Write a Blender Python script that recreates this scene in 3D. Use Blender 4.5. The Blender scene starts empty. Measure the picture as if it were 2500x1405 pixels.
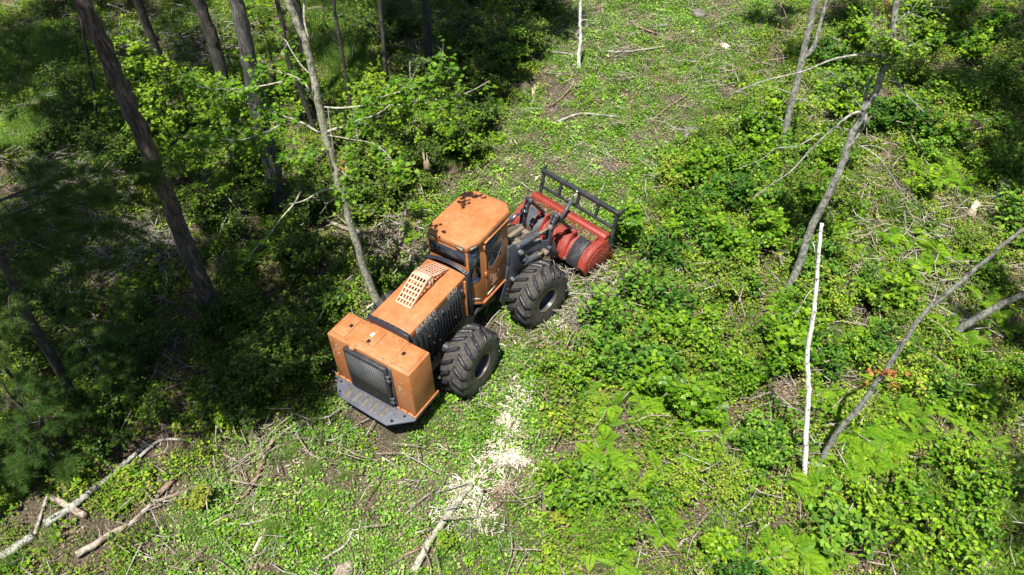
import bpy, math, random
import numpy as np
from math import radians, pi, sin, cos
from mathutils import Vector, Matrix

random.seed(7); RNG = np.random.default_rng(7)
S = bpy.context.scene
COL = S.collection

# ------------------------------------------------------------------ camera, sky, sun, exposure
CM = np.array([[0.5365022031, 0.6128761100, -0.5801277962], [-0.8436487656, 0.3727788714, -0.3863841007],
               [-0.0205461995, 0.6967200204, 0.7170488595]])
CC = np.array([-6.91149131, -8.2811408, 14.6615701]); CF = 1900.6444812
cam = bpy.data.cameras.new('camera'); cob = bpy.data.objects.new('camera', cam); COL.objects.link(cob)
cam.sensor_width = 36; cam.lens = CF / 2500 * 36; cam.clip_end = 2000; cam.clip_start = .05
cob.matrix_world = Matrix([[*CM[0], CC[0]], [*CM[1], CC[1]], [*CM[2], CC[2]], [0, 0, 0, 1]])
S.camera = cob
SUN_EL, SUN_AZ = 69.0, 15.0          # light travels toward azimuth SUN_AZ (deg from +x)
w = bpy.data.worlds.new('World'); S.world = w; w.use_nodes = True
nt = w.node_tree; bg = nt.nodes['Background']; sky = nt.nodes.new('ShaderNodeTexSky')
sky.sky_type = 'NISHITA'; sky.sun_disc = False; sky.sun_elevation = radians(SUN_EL); sky.sun_rotation = radians(270 - SUN_AZ)
nt.links.new(sky.outputs[0], bg.inputs[0]); bg.inputs[1].default_value = .05
sl = bpy.data.lights.new('sun', 'SUN'); sl.energy = 5.0; sl.angle = radians(.5); sl.color = (1, .955, .88)
so = bpy.data.objects.new('sun', sl); COL.objects.link(so)
so.rotation_euler = (0, radians(-(90 - SUN_EL)), radians(SUN_AZ)); so.location = (0, 0, 30)
S.view_settings.view_transform = 'Standard'; S.view_settings.look = 'None'; S.view_settings.gamma = 1
S.view_settings.exposure = 1.0
S.cycles.max_bounces = 5; S.cycles.diffuse_bounces = 2; S.cycles.glossy_bounces = 2; S.cycles.transmission_bounces = 3
S.cycles.transparent_max_bounces = 4; S.cycles.caustics_reflective = False; S.cycles.caustics_refractive = False

# ------------------------------------------------------------------ where a point of the ground lies
def ray(px, py):
    return CM @ np.array([(px - 1250) / CF, -(py - 702.5) / CF, -1.0])
def G(px, py, z=0.0):
    d = ray(px, py); t = (z - CC[2]) / d[2]; p = CC + d * t; return p
def pixel(P):
    q = (np.atleast_2d(P) - CC) @ CM
    return np.stack([1250 + CF * q[:, 0] / -q[:, 2], 702.5 - CF * q[:, 1] / -q[:, 2]], 1)
def gz(x, y):
    x = np.asarray(x, float); y = np.asarray(y, float)
    h = .09 * np.sin(x * .9 + 1.3 * np.sin(y * .5)) * np.cos(y * .8 + .7) + .05 * np.sin(2.1 * x - 1.4 * y) + .03 * np.sin(4.3 * y + x * 3.1)
    d = np.hypot((x - 3.4) / 5.6, (y + .4) / 2.6)
    return h * np.clip(d - .8, 0, 1)
def onG(px, py, dz=0.0):
    p = G(px, py); z = float(gz(p[0], p[1])); p = G(px, py, z); return np.array([p[0], p[1], float(gz(p[0], p[1])) + dz])
def plane_of(bpx, bpy_):
    b = onG(bpx, bpy_); n = np.array([b[0] - CC[0], b[1] - CC[1], 0]); n /= np.linalg.norm(n); return b, n
def trace(pts, base, off=0.0):
    """points of a standing stem: in the upright plane that faces the viewer through the stem's foot"""
    b, n = plane_of(*base); out = []
    for i, q in enumerate(pts):
        o = off * i / max(1, len(pts) - 1) if np.isscalar(off) else off[i]
        d = ray(*q); t = ((b + n * o - CC) @ n) / (d @ n); out.append(CC + d * t)
    return np.array(out)
def inpoly(xy, poly):
    x, y = xy[:, 0], xy[:, 1]; r = np.zeros(len(xy), bool); j = len(poly) - 1
    for i in range(len(poly)):
        xi, yi = poly[i]; xj, yj = poly[j]
        c = ((yi > y) != (yj > y)) & (x < (xj - xi) * (y - yi) / (yj - yi + 1e-12) + xi); r ^= c; j = i
    return r
def gpoly(pts): return [tuple(G(*q)[:2]) for q in pts]

# ------------------------------------------------------------------ materials
def mat(name):
    m = bpy.data.materials.new(name); m.use_nodes = True; nt = m.node_tree
    b = nt.nodes['Principled BSDF']; return m, nt, b
def N(nt, t, **k):
    n = nt.nodes.new(t)
    for a, v in k.items():
        if a in n.bl_rna.properties: setattr(n, a, v)
        else: n.inputs[a.replace('_', ' ')].default_value = v
    return n
def coords(nt): return nt.nodes.new('ShaderNodeTexCoord').outputs['Object']
def noise(nt, scale, detail=4, rough=.6, vec=None, out='Fac', dist=0.0):
    n = N(nt, 'ShaderNodeTexNoise', Scale=scale, Detail=detail, Roughness=rough, Distortion=dist)
    nt.links.new(vec if vec is not None else coords(nt), n.inputs['Vector']); return n.outputs[out]
def ramp(nt, fac, stops, interp='LINEAR'):
    r = nt.nodes.new('ShaderNodeValToRGB'); cr = r.color_ramp; cr.interpolation = interp
    while len(cr.elements) < len(stops): cr.elements.new(.5)
    for e, (p, c) in zip(cr.elements, stops): e.position = p; e.color = (*c, 1) if len(c) == 3 else c
    nt.links.new(fac, r.inputs[0]); return r.outputs[0]
def mixc(nt, a, b, fac, mode='MIX'):
    m = nt.nodes.new('ShaderNodeMix'); m.data_type = 'RGBA'; m.blend_type = mode
    for s, i in ((a, 6), (b, 7)):
        if isinstance(s, tuple): m.inputs[i].default_value = (*s, 1)
        else: nt.links.new(s, m.inputs[i])
    if isinstance(fac, (int, float)): m.inputs[0].default_value = fac
    else: nt.links.new(fac, m.inputs[0])
    return m.outputs[2]
def bump(nt, b, h, s=.3, d=.02):
    n = N(nt, 'ShaderNodeBump', Strength=s, Distance=d); nt.links.new(h, n.inputs['Height']); nt.links.new(n.outputs[0], b.inputs['Normal'])

def paint(name, c1, c2, c3, rough=.45, dust=.25, scr=.3):
    m, nt, b = mat(name); base = ramp(nt, noise(nt, 1.6, 5, .6), [(.35, c1), (.62, c2)])
    d = ramp(nt, noise(nt, 7, 8, .75), [(.5, (0, 0, 0)), (.72, (1, 1, 1))])
    mv = N(nt, 'ShaderNodeMath', operation='MULTIPLY'); nt.links.new(d, mv.inputs[0]); mv.inputs[1].default_value = dust
    c = mixc(nt, base, c3, mv.outputs[0])
    mp = N(nt, 'ShaderNodeMapping'); mp.inputs['Scale'].default_value = (4, 60, 30); mp.inputs['Rotation'].default_value = (.2, .5, .9)
    nt.links.new(coords(nt), mp.inputs[0])
    s = ramp(nt, noise(nt, 1, 3, .5, mp.outputs[0]), [(.70, (0, 0, 0)), (.76, (1, 1, 1))])
    mv2 = N(nt, 'ShaderNodeMath', operation='MULTIPLY'); nt.links.new(s, mv2.inputs[0]); mv2.inputs[1].default_value = scr
    c = mixc(nt, c, c3, mv2.outputs[0])
    nt.links.new(c, b.inputs['Base Color'])
    r = ramp(nt, noise(nt, 11, 4), [(.3, (rough - .1,) * 3), (.7, (rough + .2,) * 3)]); nt.links.new(r, b.inputs['Roughness'])
    bump(nt, b, noise(nt, 30, 3), .08, .004); return m
ORANGE = paint('orange_paint', (.33, .112, .032), (.40, .158, .056), (.46, .30, .19), .45, .45, .6)
PINK = paint('faded_orange_paint', (.50, .31, .21), (.56, .37, .27), (.4, .2, .1), .6, .3, .1)
RED = paint('red_paint', (.20, .024, .016), (.28, .036, .022), (.15, .10, .075), .5, .75, .8)
BLACK = paint('black_steel', (.018, .019, .024), (.030, .031, .038), (.13, .12, .10), .4, .55, .6)
GREY = paint('grey_blue_steel', (.040, .047, .062), (.062, .070, .088), (.20, .17, .12), .42, .55, .5)
DIRTY = paint('mud_caked_steel', (.13, .105, .075), (.20, .165, .12), (.07, .06, .05), .8, .6, .2)
DECK = paint('deck_steel', (.055, .060, .082), (.078, .085, .112), (.16, .145, .12), .5, .5, .5)
def plain(name, c, rough=.5, metal=0.0, coat=0.0):
    m, nt, b = mat(name); n = noise(nt, 14, 5)
    lo = tuple(x * .75 for x in c); hi = tuple(min(1, x * 1.2) for x in c)
    nt.links.new(ramp(nt, n, [(.3, lo), (.7, hi)]), b.inputs['Base Color']); b.inputs['Roughness'].default_value = rough
    b.inputs['Metallic'].default_value = metal; return m
RUBBER = plain('rubber_seal', (.022, .024, .035), .35)
CHROME = plain('polished_rod', (.55, .55, .55), .22, 1)
WHITE = plain('white_lettering', (.84, .83, .80), .6)
WHITECHIP = plain('bare_primer', (.70, .66, .6), .7)
CLEAT = plain('worn_grip_tape', (.125, .115, .095), .95)
CREAM = plain('cream_decal', (.75, .70, .55), .5)
BLUE = plain('blue_decal', (.06, .08, .25), .5)
LAMP = plain('lamp_lens', (.45, .44, .34), .12, .4)
LATCH = plain('black_latch', (.015, .015, .018), .3)
GOLD = plain('rusty_rim_lip', (.22, .16, .06), .6, .3)
HOLE = plain('dark_opening', (.006, .006, .006), .9)
def glass_mat():
    m, nt, b = mat('tinted_glass')
    c = ramp(nt, noise(nt, 5, 5, .6, dist=1.5), [(.35, (.008, .012, .018)), (.55, (.022, .030, .045)), (.72, (.07, .09, .10))])
    nt.links.new(c, b.inputs['Base Color']); b.inputs['Roughness'].default_value = .08; b.inputs['Specular IOR Level'].default_value = .8
    return m
GLASS = glass_mat()
def tyre_mats():
    m, nt, b = mat('muddy_tyre')
    c = ramp(nt, noise(nt, 9, 8, .75), [(.34, (.022, .021, .022)), (.50, (.045, .041, .035)), (.70, (.10, .09, .072))])
    nt.links.new(c, b.inputs['Base Color']); b.inputs['Roughness'].default_value = .85; bump(nt, b, noise(nt, 30, 6, .7), .5, .02)
    m2, nt, b = mat('worn_lug')
    c = ramp(nt, noise(nt, 14, 7, .75), [(.46, (.010, .010, .014)), (.62, (.026, .026, .032)), (.76, (.11, .095, .075))])
    nt.links.new(c, b.inputs['Base Color'])
    nt.links.new(ramp(nt, noise(nt, 20, 4), [(.35, (.28,) * 3), (.65, (.7,) * 3)]), b.inputs['Roughness']); bump(nt, b, noise(nt, 40, 5, .7), .35, .01)
    m3, nt, b = mat('sidewall')
    c = ramp(nt, noise(nt, 6, 8, .75), [(.40, (.030, .030, .034)), (.62, (.075, .070, .060)), (.8, (.13, .12, .10))])
    nt.links.new(c, b.inputs['Base Color']); b.inputs['Roughness'].default_value = .6; bump(nt, b, noise(nt, 25, 4), .25, .01)
    return m, m2, m3
TYRE, LUG, SIDE = tyre_mats()
def louver_mat(): return paint('black_louver', (.016, .018, .022), (.030, .032, .038), (.08, .08, .065), .5, .4, .15)
LOUVER = louver_mat()
def mesh_screen():
    m, nt, b = mat('radiator_screen')
    cs = coords(nt); sx = nt.nodes.new('ShaderNodeSeparateXYZ'); nt.links.new(cs, sx.inputs[0]); outs = []
    for ax, k in (('Y', 17.0), ('Z', 13.0)):
        q = N(nt, 'ShaderNodeMath', operation='MULTIPLY'); nt.links.new(sx.outputs[ax], q.inputs[0]); q.inputs[1].default_value = k
        fr = N(nt, 'ShaderNodeMath', operation='FRACT'); nt.links.new(q.outputs[0], fr.inputs[0])
        lt = N(nt, 'ShaderNodeMath', operation='LESS_THAN'); nt.links.new(fr.outputs[0], lt.inputs[0]); lt.inputs[1].default_value = .26; outs.append(lt.outputs[0])
    mx = N(nt, 'ShaderNodeMath', operation='MAXIMUM'); nt.links.new(outs[0], mx.inputs[0]); nt.links.new(outs[1], mx.inputs[1])
    back = ramp(nt, noise(nt, 2.5, 5, .6), [(.35, (.065, .07, .085)), (.65, (.15, .145, .125))])
    c = mixc(nt, back, (.022, .025, .032), mx.outputs[0]); nt.links.new(c, b.inputs['Base Color']); b.inputs['Roughness'].default_value = .55
    bump(nt, b, mx.outputs[0], .6, .01); return m
SCREEN = mesh_screen()

def leaf_mat(name, cols, transl=.35, rough=.55, var=.4, spec=.2):
    m, nt, b = mat(name); a = nt.nodes.new('ShaderNodeAttribute'); a.attribute_name = 'tint'
    k = len(cols); c = ramp(nt, a.outputs['Fac'], [(i / (k - 1) if k > 1 else 0, x) for i, x in enumerate(cols)])
    oi = nt.nodes.new('ShaderNodeObjectInfo'); mr = N(nt, 'ShaderNodeMapRange'); nt.links.new(oi.outputs['Random'], mr.inputs[0])
    mr.inputs[3].default_value = 1 - var; mr.inputs[4].default_value = 1 + var * .8
    h = nt.nodes.new('ShaderNodeHueSaturation'); nt.links.new(c, h.inputs['Color']); nt.links.new(mr.outputs[0], h.inputs['Value'])
    mh = N(nt, 'ShaderNodeMapRange'); nt.links.new(oi.outputs['Random'], mh.inputs[0]); mh.inputs[3].default_value = .515; mh.inputs[4].default_value = .485
    nt.links.new(mh.outputs[0], h.inputs['Hue'])
    nt.links.new(h.outputs[0], b.inputs['Base Color']); b.inputs['Roughness'].default_value = rough; b.inputs['Specular IOR Level'].default_value = spec
    t = nt.nodes.new('ShaderNodeBsdfTranslucent'); tc = mixc(nt, h.outputs[0], (1.0, 1.0, .35), 1.0, 'MULTIPLY'); nt.links.new(tc, t.inputs[0])
    ms = nt.nodes.new('ShaderNodeMixShader'); ms.inputs[0].default_value = transl
    nt.links.new(b.outputs[0], ms.inputs[1]); nt.links.new(t.outputs[0], ms.inputs[2])
    nt.links.new(ms.outputs[0], nt.nodes['Material Output'].inputs[0]); return m
L_BROAD = leaf_mat('undergrowth_leaf', [(.036, .100, .009), (.095, .21, .012), (.165, .31, .015), (.20, .35, .022), (.24, .36, .03), (.32, .27, .06)])
L_PATH = leaf_mat('flattened_leaf', [(.06, .17, .014), (.12, .30, .018), (.18, .38, .028), (.28, .42, .11), (.16, .24, .05)], .2, .5)
L_SHRUB = leaf_mat('shrub_leaf', [(.040, .115, .009), (.10, .225, .011), (.16, .32, .014), (.23, .38, .02)], .35, .35, .3)
L_SHADE = leaf_mat('shade_darkened_leaf', [(.022, .055, .006), (.048, .105, .009), (.08, .15, .012), (.12, .18, .02)], .2, .45, .3)  # leaf greens darkened so the colour itself carries the wood's shade
L_MAPLE = leaf_mat('maple_leaf', [(.07, .16, .009), (.12, .25, .012), (.19, .34, .015), (.30, .42, .03)], .45, .45, .15)
L_RED = leaf_mat('turning_leaf', [(.32, .09, .04), (.40, .16, .06), (.36, .26, .05)], .35, .5, .1)
L_FERN = leaf_mat('fern_leaf', [(.12, .26, .012), (.18, .35, .016), (.25, .42, .022)], .35, .5, .25)
L_YEL = leaf_mat('yellow_green_leaf', [(.22, .30, .03), (.30, .36, .04), (.38, .33, .05)], .4, .5, .15)
L_NEEDLE = leaf_mat('pine_needle', [(.030, .075, .016), (.06, .13, .022), (.12, .20, .035)], .2, .5, .2)
L_GRASS = leaf_mat('grass_blade', [(.07, .16, .02), (.12, .23, .028), (.19, .28, .06)], .3, .5, .3)
L_DEAD = leaf_mat('dead_leaf', [(.09, .055, .030), (.17, .115, .070), (.28, .205, .14), (.40, .33, .24)], .1, .8, .3)
L_GREYLEAF = leaf_mat('blue_green_leaf', [(.04, .11, .05), (.07, .16, .075), (.15, .24, .14)], .2, .4, .2)

def bark(name, c1, c2, c3, sc=(18, 18, 3.5), lichen=None, thr=.56, b_=.6):
    m, nt, b = mat(name); mp = N(nt, 'ShaderNodeMapping'); mp.inputs['Scale'].default_value = sc; nt.links.new(coords(nt), mp.inputs[0])
    n = noise(nt, 1, 7, .7, mp.outputs[0], dist=.6); c = ramp(nt, n, [(.38, c1), (.50, c2), (.64, c3)])
    if lichen:
        f = ramp(nt, noise(nt, 9, 6, .7), [(thr, (0, 0, 0)), (thr + .06, (1, 1, 1))]); c = mixc(nt, c, lichen, f)
    nt.links.new(c, b.inputs['Base Color']); b.inputs['Roughness'].default_value = .9; bump(nt, b, n, b_, .03); return m
B_PINE = bark('pine_bark', (.020, .016, .013), (.070, .056, .047), (.17, .14, .12))
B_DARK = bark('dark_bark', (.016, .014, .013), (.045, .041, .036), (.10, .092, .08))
B_OAK = bark('furrowed_bark', (.028, .027, .025), (.085, .082, .076), (.19, .185, .17), (26, 26, 3))
B_MAPLE = bark('lichened_maple_bark', (.085, .075, .055), (.30, .285, .22), (.52, .50, .42), (14, 14, 11), (.36, .42, .24), .54, .7)
B_GREY = bark('grey_bark', (.085, .080, .068), (.26, .255, .225), (.44, .435, .39), (12, 12, 9), (.42, .46, .33), .58, .8)
B_DEAD = bark('dead_wood', (.10, .075, .055), (.26, .21, .165), (.45, .39, .33), (7, 7, 7), None, .5, .5)
B_TWIG = bark('grey_twig', (.16, .14, .12), (.30, .275, .24), (.46, .43, .39), (7, 7, 7), None, .5, .3)
B_BROWN = bark('brown_stick', (.08, .05, .033), (.18, .12, .08), (.30, .22, .16), (9, 9, 9), None, .5, .4)
B_SPLINT = bark('splintered_wood', (.42, .33, .21), (.62, .52, .37), (.78, .70, .56), (14, 14, 6), None, .5, .5)
B_CHIP = bark('fresh_chips', (.42, .33, .23), (.64, .56, .45), (.82, .77, .67), (6, 6, 6), None, .5, .3)
B_BIRCH = bark('white_birch_bark', (.70, .68, .64), (.80, .79, .76), (.86, .85, .83), (4, 4, 30), (.10, .06, .045), .56, .4)
B_ORBARK = bark('peeling_orange_bark', (.16, .08, .035), (.32, .17, .08), (.46, .28, .15), (8, 8, 4))
B_STONE = bark('field_stone', (.16, .15, .13), (.26, .245, .215), (.36, .34, .30), (6, 6, 6), (.18, .2, .1), .6, .6)
def ground_mat():
    m, nt, b = mat('forest_soil'); n1 = noise(nt, .9, 6, .65); n2 = noise(nt, 22, 8, .8)
    c1 = ramp(nt, n2, [(.36, (.018, .013, .009)), (.46, (.060, .042, .027)), (.54, (.15, .115, .078)), (.66, (.34, .285, .21))])
    c2 = ramp(nt, n2, [(.38, (.014, .014, .008)), (.50, (.050, .045, .022)), (.64, (.16, .135, .08))])
    f = ramp(nt, n1, [(.42, (0, 0, 0)), (.60, (1, 1, 1))]); nt.links.new(mixc(nt, c1, c2, f), b.inputs['Base Color'])
    b.inputs['Roughness'].default_value = 1; bump(nt, b, n2, .9, .05); return m
SOIL = ground_mat()

# ------------------------------------------------------------------ mesh building
class MB:
    def __init__(s): s.V = []; s.F = []; s.M = []; s.T = []; s.n = 0; s.hasT = False; s.parts = []
    def add(s, v, faces, m=0, tint=None):
        s.parts.append((v, faces, m, tint))
        v = np.asarray(v, float).reshape(-1, 3); s.V.append(v)
        for f in (faces if isinstance(faces, list) else [faces]):
            f = np.asarray(f); f = f.reshape(1, -1) if f.ndim == 1 else f
            s.F.append(f + s.n); s.M.append(np.full(len(f), m))
        if tint is not None: s.hasT = True; s.T.append(np.broadcast_to(tint, (len(v),)))
        else: s.T.append(np.zeros(len(v)))
        s.n += len(v); return s
    def mesh(s, name, mats, smooth=False):
        V = np.concatenate(s.V); me = bpy.data.meshes.new(name); me.vertices.add(len(V)); me.vertices.foreach_set('co', V.ravel())
        lt = np.concatenate([np.full(len(f), f.shape[1]) for f in s.F]); idx = np.concatenate([f.ravel() for f in s.F])
        me.loops.add(len(idx)); me.loops.foreach_set('vertex_index', idx.astype(np.int32))
        me.polygons.add(len(lt)); st = np.concatenate([[0], np.cumsum(lt)[:-1]])
        me.polygons.foreach_set('loop_start', st.astype(np.int32)); me.polygons.foreach_set('loop_total', lt.astype(np.int32))
        me.polygons.foreach_set('material_index', np.concatenate(s.M).astype(np.int32))
        if s.hasT:
            a = me.attributes.new('tint', 'FLOAT', 'POINT'); a.data.foreach_set('value', np.concatenate(s.T).astype(np.float32))
        me.update(calc_edges=True)
        if smooth: me.polygons.foreach_set('use_smooth', np.ones(len(lt), bool))
        for m in (mats if isinstance(mats, (list, tuple)) else [mats]): me.materials.append(m)
        return me
    # solid pieces
    def box(s, lo, hi, m=0, rot=None, c=None):
        x0, y0, z0 = lo; x1, y1, z1 = hi
        v = np.array([[x0, y0, z0], [x1, y0, z0], [x1, y1, z0], [x0, y1, z0], [x0, y0, z1], [x1, y0, z1], [x1, y1, z1], [x0, y1, z1]], float)
        if rot is not None: c = np.array(c if c is not None else v.mean(0)); v = (v - c) @ np.array(rot).T + c
        return s.add(v, np.array([[3, 2, 1, 0], [4, 5, 6, 7], [0, 1, 5, 4], [1, 2, 6, 5], [2, 3, 7, 6], [3, 0, 4, 7]]), m)
    def prism(s, poly, lo, hi, axis=2, m=0):
        n = len(poly); P = np.array(poly, float); k = [i for i in range(3) if i != axis]
        a = np.zeros((n, 3)); a[:, k] = P; b = a.copy(); a[:, axis] = lo; b[:, axis] = hi
        f = [np.arange(n)[::-1], np.arange(n) + n, np.array([[i, (i + 1) % n, (i + 1) % n + n, i + n] for i in range(n)])]
        return s.add(np.concatenate([a, b]), f, m)
    def tube(s, pts, rad, n=8, m=0, cap=True, tint=None, rough=0.0, rng=None):
        P = np.asarray(pts, float); k = len(P); R = np.broadcast_to(np.asarray(rad, float), (k,))
        T = np.gradient(P, axis=0); T /= np.linalg.norm(T, axis=1)[:, None] + 1e-12
        up = np.array([0, 0, 1.0]) if abs(T[0, 2]) < .9 else np.array([1.0, 0, 0]); u = np.cross(T[0], up); u /= np.linalg.norm(u); U = []
        for t in T:
            u = u - t * (u @ t); u /= np.linalg.norm(u) + 1e-12; U.append(u.copy())
        U = np.array(U); W = np.cross(T, U); a = np.arange(n) * 2 * pi / n
        RR = np.repeat(R[:, None], n, 1)
        if rough and rng is not None: RR = RR * (1 + rng.normal(0, rough, RR.shape))
        v = P[:, None] + RR[..., None] * (U[:, None] * np.cos(a)[None, :, None] + W[:, None] * np.sin(a)[None, :, None])
        i = np.arange(k - 1)[:, None] * n; j = np.arange(n)[None]; jn = (j + 1) % n
        f = np.stack([i + j, i + jn, i + n + jn, i + n + j], -1).reshape(-1, 4); fs = [f]
        if cap: fs += [np.arange(n)[::-1], np.arange(n) + (k - 1) * n]
        return s.add(v.reshape(-1, 3), fs, m, tint)
    def cyl(s, a, b, r, n=16, m=0): return s.tube([a, b], [r, r], n, m)
def smoothline(P, per=4):
    P = np.asarray(P, float)
    if len(P) < 3: return np.array([P[0] + (P[-1] - P[0]) * t for t in np.linspace(0, 1, per + 1)])
    Q = np.vstack([2 * P[0] - P[1], P, 2 * P[-1] - P[-2]]); out = []
    for i in range(1, len(Q) - 2):
        for t in np.linspace(0, 1, per, endpoint=False):
            a, b, c, d = Q[i - 1:i + 3]; out.append(.5 * (2 * b + (c - a) * t + (2 * a - 5 * b + 4 * c - d) * t * t + (3 * b - a - 3 * c + d) * t ** 3))
    out.append(P[-1]); return np.array(out)
def link(name, me, parent=None, loc=(0, 0, 0), rot=(0, 0, 0), bevel=0):
    o = bpy.data.objects.new(name, me); COL.objects.link(o); o.location = loc; o.rotation_euler = rot
    if parent is not None: o.parent = parent
    if bevel:
        b = o.modifiers.new('bevel', 'BEVEL'); b.width = bevel; b.segments = 2; b.limit_method = 'ANGLE'; b.angle_limit = radians(35)
    return o
def tag(o, label=None, cat=None, group=None, kind=None):
    if label: o['label'] = label
    if cat: o['category'] = cat
    if group: o['group'] = group
    if kind: o['kind'] = kind
    return o
def thing(name, label, cat, loc=(0, 0, 0), rz=0, group=None):
    o = bpy.data.objects.new(name, None); COL.objects.link(o); o.location = loc; o.rotation_euler = (0, 0, rz); o.empty_display_size = .2
    return tag(o, label, cat, group)
def dup(root, loc, rz=0, sc=1.0, label=None, group=None, rx=0, ry=0):
    r = root.copy(); COL.objects.link(r); r.location = loc; r.rotation_euler = (rx, ry, rz); r.scale = (sc,) * 3
    if label: r['label'] = label
    if group: r['group'] = group
    for ch in root.children:
        c = ch.copy(); COL.objects.link(c); c.parent = r
    return r

# leaves -------------------------------------------------------------
OV = (np.array([[0, 0, 0], [.30, .28, .07], [.27, .62, .05], [0, 1, -.06], [-.27, .62, .05], [-.30, .28, .07]]), [[0, 1, 2, 3], [0, 3, 4, 5]])
SM = (np.array([[0, 0, 0], [.34, .5, .06], [0, 1, -.04], [-.34, .5, .06]]), [[0, 1, 2], [0, 2, 3]])
MP = (np.array([[0, 0, 0], [.24, -.10, .02], [.34, .10, .03], [.56, .22, .03], [.36, .36, .04], [.46, .66, .0], [.17, .60, .02], [0, 1, -.06],
                [-.17, .60, .02], [-.46, .66, .0], [-.36, .36, .04], [-.56, .22, .03], [-.34, .10, .03], [-.24, -.10, .02]]),
      [[0, 1, 2, 3, 4, 5, 6, 7], [0, 7, 8, 9, 10, 11, 12, 13]])
def put_leaves(mb, pos, nrm, size, tpl, rng, m=0, tint=None, head=None):
    n = len(pos)
    if n == 0: return
    nrm = nrm / (np.linalg.norm(nrm, axis=1)[:, None] + 1e-9)
    h = rng.normal(size=(n, 3)) if head is None else head + rng.normal(0, .25, (n, 3))
    h = h - nrm * (h * nrm).sum(1)[:, None]; h /= np.linalg.norm(h, axis=1)[:, None] + 1e-9; s_ = np.cross(h, nrm)
    T = tpl[0]; v = pos[:, None] + size[:, None, None] * (T[None, :, 0:1] * s_[:, None] + T[None, :, 1:2] * h[:, None] + T[None, :, 2:3] * nrm[:, None])
    k = len(T); fs = []
    for f in tpl[1]: fs.append((np.arange(n)[:, None] * k + np.array(f)[None]))
    t = rng.random(n) if tint is None else tint
    mb.add(v.reshape(-1, 3), fs, m, np.repeat(t, k))
def tilt(rng, n, s):
    v = rng.normal(0, s, (n, 3)); v[:, 2] = 1; return v

# ------------------------------------------------------------------ ground, one sheet to the horizon
def axis_steps(lo, hi, step):
    core = np.arange(lo, hi + step / 2, step); out = []
    d = step
    a = hi
    while a < 900: d *= 1.35; a += d; out.append(a)
    b = lo; d = step; pre = []
    while b > -900: d *= 1.35; b -= d; pre.append(b)
    return np.concatenate([pre[::-1], core, out])
xs = axis_steps(-14, 34, .28); ys = axis_steps(-22, 32, .28); X, Y = np.meshgrid(xs, ys, indexing='ij')
mb = MB(); nx, ny = X.shape; i = np.arange(nx - 1)[:, None] * ny; j = np.arange(ny - 1)[None]
Zg = gz(X, Y) + np.where((abs(X - 8) < 26) & (abs(Y - 5) < 27), RNG.normal(0, .008, X.shape), 0)
mb.add(np.stack([X, Y, Zg], -1).reshape(-1, 3), np.stack([i + j, i + ny + j, i + ny + j + 1, i + j + 1], -1).reshape(-1, 4))
tag(link('ground', mb.mesh('ground', SOIL, True)), kind='structure')

# ------------------------------------------------------------------ THE MACHINE
ROOT = np.array([2.6, 0, 0]); mach = thing('forestry_mulcher', 'orange articulated forestry mulcher with four muddy tyres and a red mulching head in front', 'forestry machine', tuple(ROOT))
FP = np.array([3.4, 0, 0]); FA = radians(-12)
PIECES = ('base_flange', 'bolt', 'grille_latch', 'grip_strip', 'panel_latch', 'strap_bolt', 'door_decal', 'sill_lip', 'pivot_pin', 'lever_pin', 'cross_tube', 'hydraulic_hose', 'bracket_pin', 'cab_decal', 'deck_hole')
def pieces(fn, name, mb, mats, bevel, parent):
    for p in mb.parts: o = fn(name, MB().add(*p), mats, bevel, parent, one=True)
    return o
def rear(name, mb, mats, bevel=0, parent=None, smooth=False, one=False):
    if name in PIECES and not one and len(mb.parts) > 1: return pieces(rear, name, mb, mats, bevel, parent)
    if parent is None: return link(name, mb.mesh(name, mats, smooth), mach, tuple(-ROOT), bevel=bevel)
    return link(name, mb.mesh(name, mats, smooth), parent, bevel=bevel)
def front(name, mb, mats, bevel=0, parent=None, smooth=False, one=False):
    if name in PIECES and not one and len(mb.parts) > 1: return pieces(front, name, mb, mats, bevel, parent)
    if parent is None: return link(name, mb.mesh(name, mats, smooth), mach, tuple(FP - ROOT), (0, 0, FA), bevel=bevel)
    return link(name, mb.mesh(name, mats, smooth), parent, bevel=bevel)

# rear housing
m = MB(); m.box((0, -1.1, .76), (.73, 1.1, 2.165)); hs = rear('rear_housing', m, ORANGE, .028)
m = MB(); m.box((-.05, .60, .745), (.0, 1.12, .785)); m.box((-.05, -1.12, .745), (0, -.60, .785)); m.box((-.05, -1.135, .745), (.80, -1.1, .80)); m.box((-.05, 1.1, .745), (.80, 1.135, .80))
rear('base_flange', m, ORANGE, .01, hs)
m = MB()
for y in (-1.06, -.9, -.7, .7, .85, 1.05): m.cyl((-.03, y, .78), (-.03, y, .80), .016, 8)
for (x, y) in ((.08, .62), (.62, .62), (.08, -.60), (.68, -.60), (.05, 1.03), (.70, .45), (.66, -.45), (.05, .32), (.07, -.38)): m.cyl((x, y, 2.16), (x, y, 2.178 if abs(y) > .55 else 2.205), .013, 8)
rear('bolt', m, BLACK, 0, hs)
m = MB(); m.prism([(-.02 if 0 else y, z) for y, z in [(-.55, 2.166), (-.55, 2.18), (-.3, 2.195), (0, 2.2), (.3, 2.195), (.55, 2.18), (.55, 2.166)]], -.012, .735, 0); rear('top_panel', m, ORANGE, .004, hs)
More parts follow.
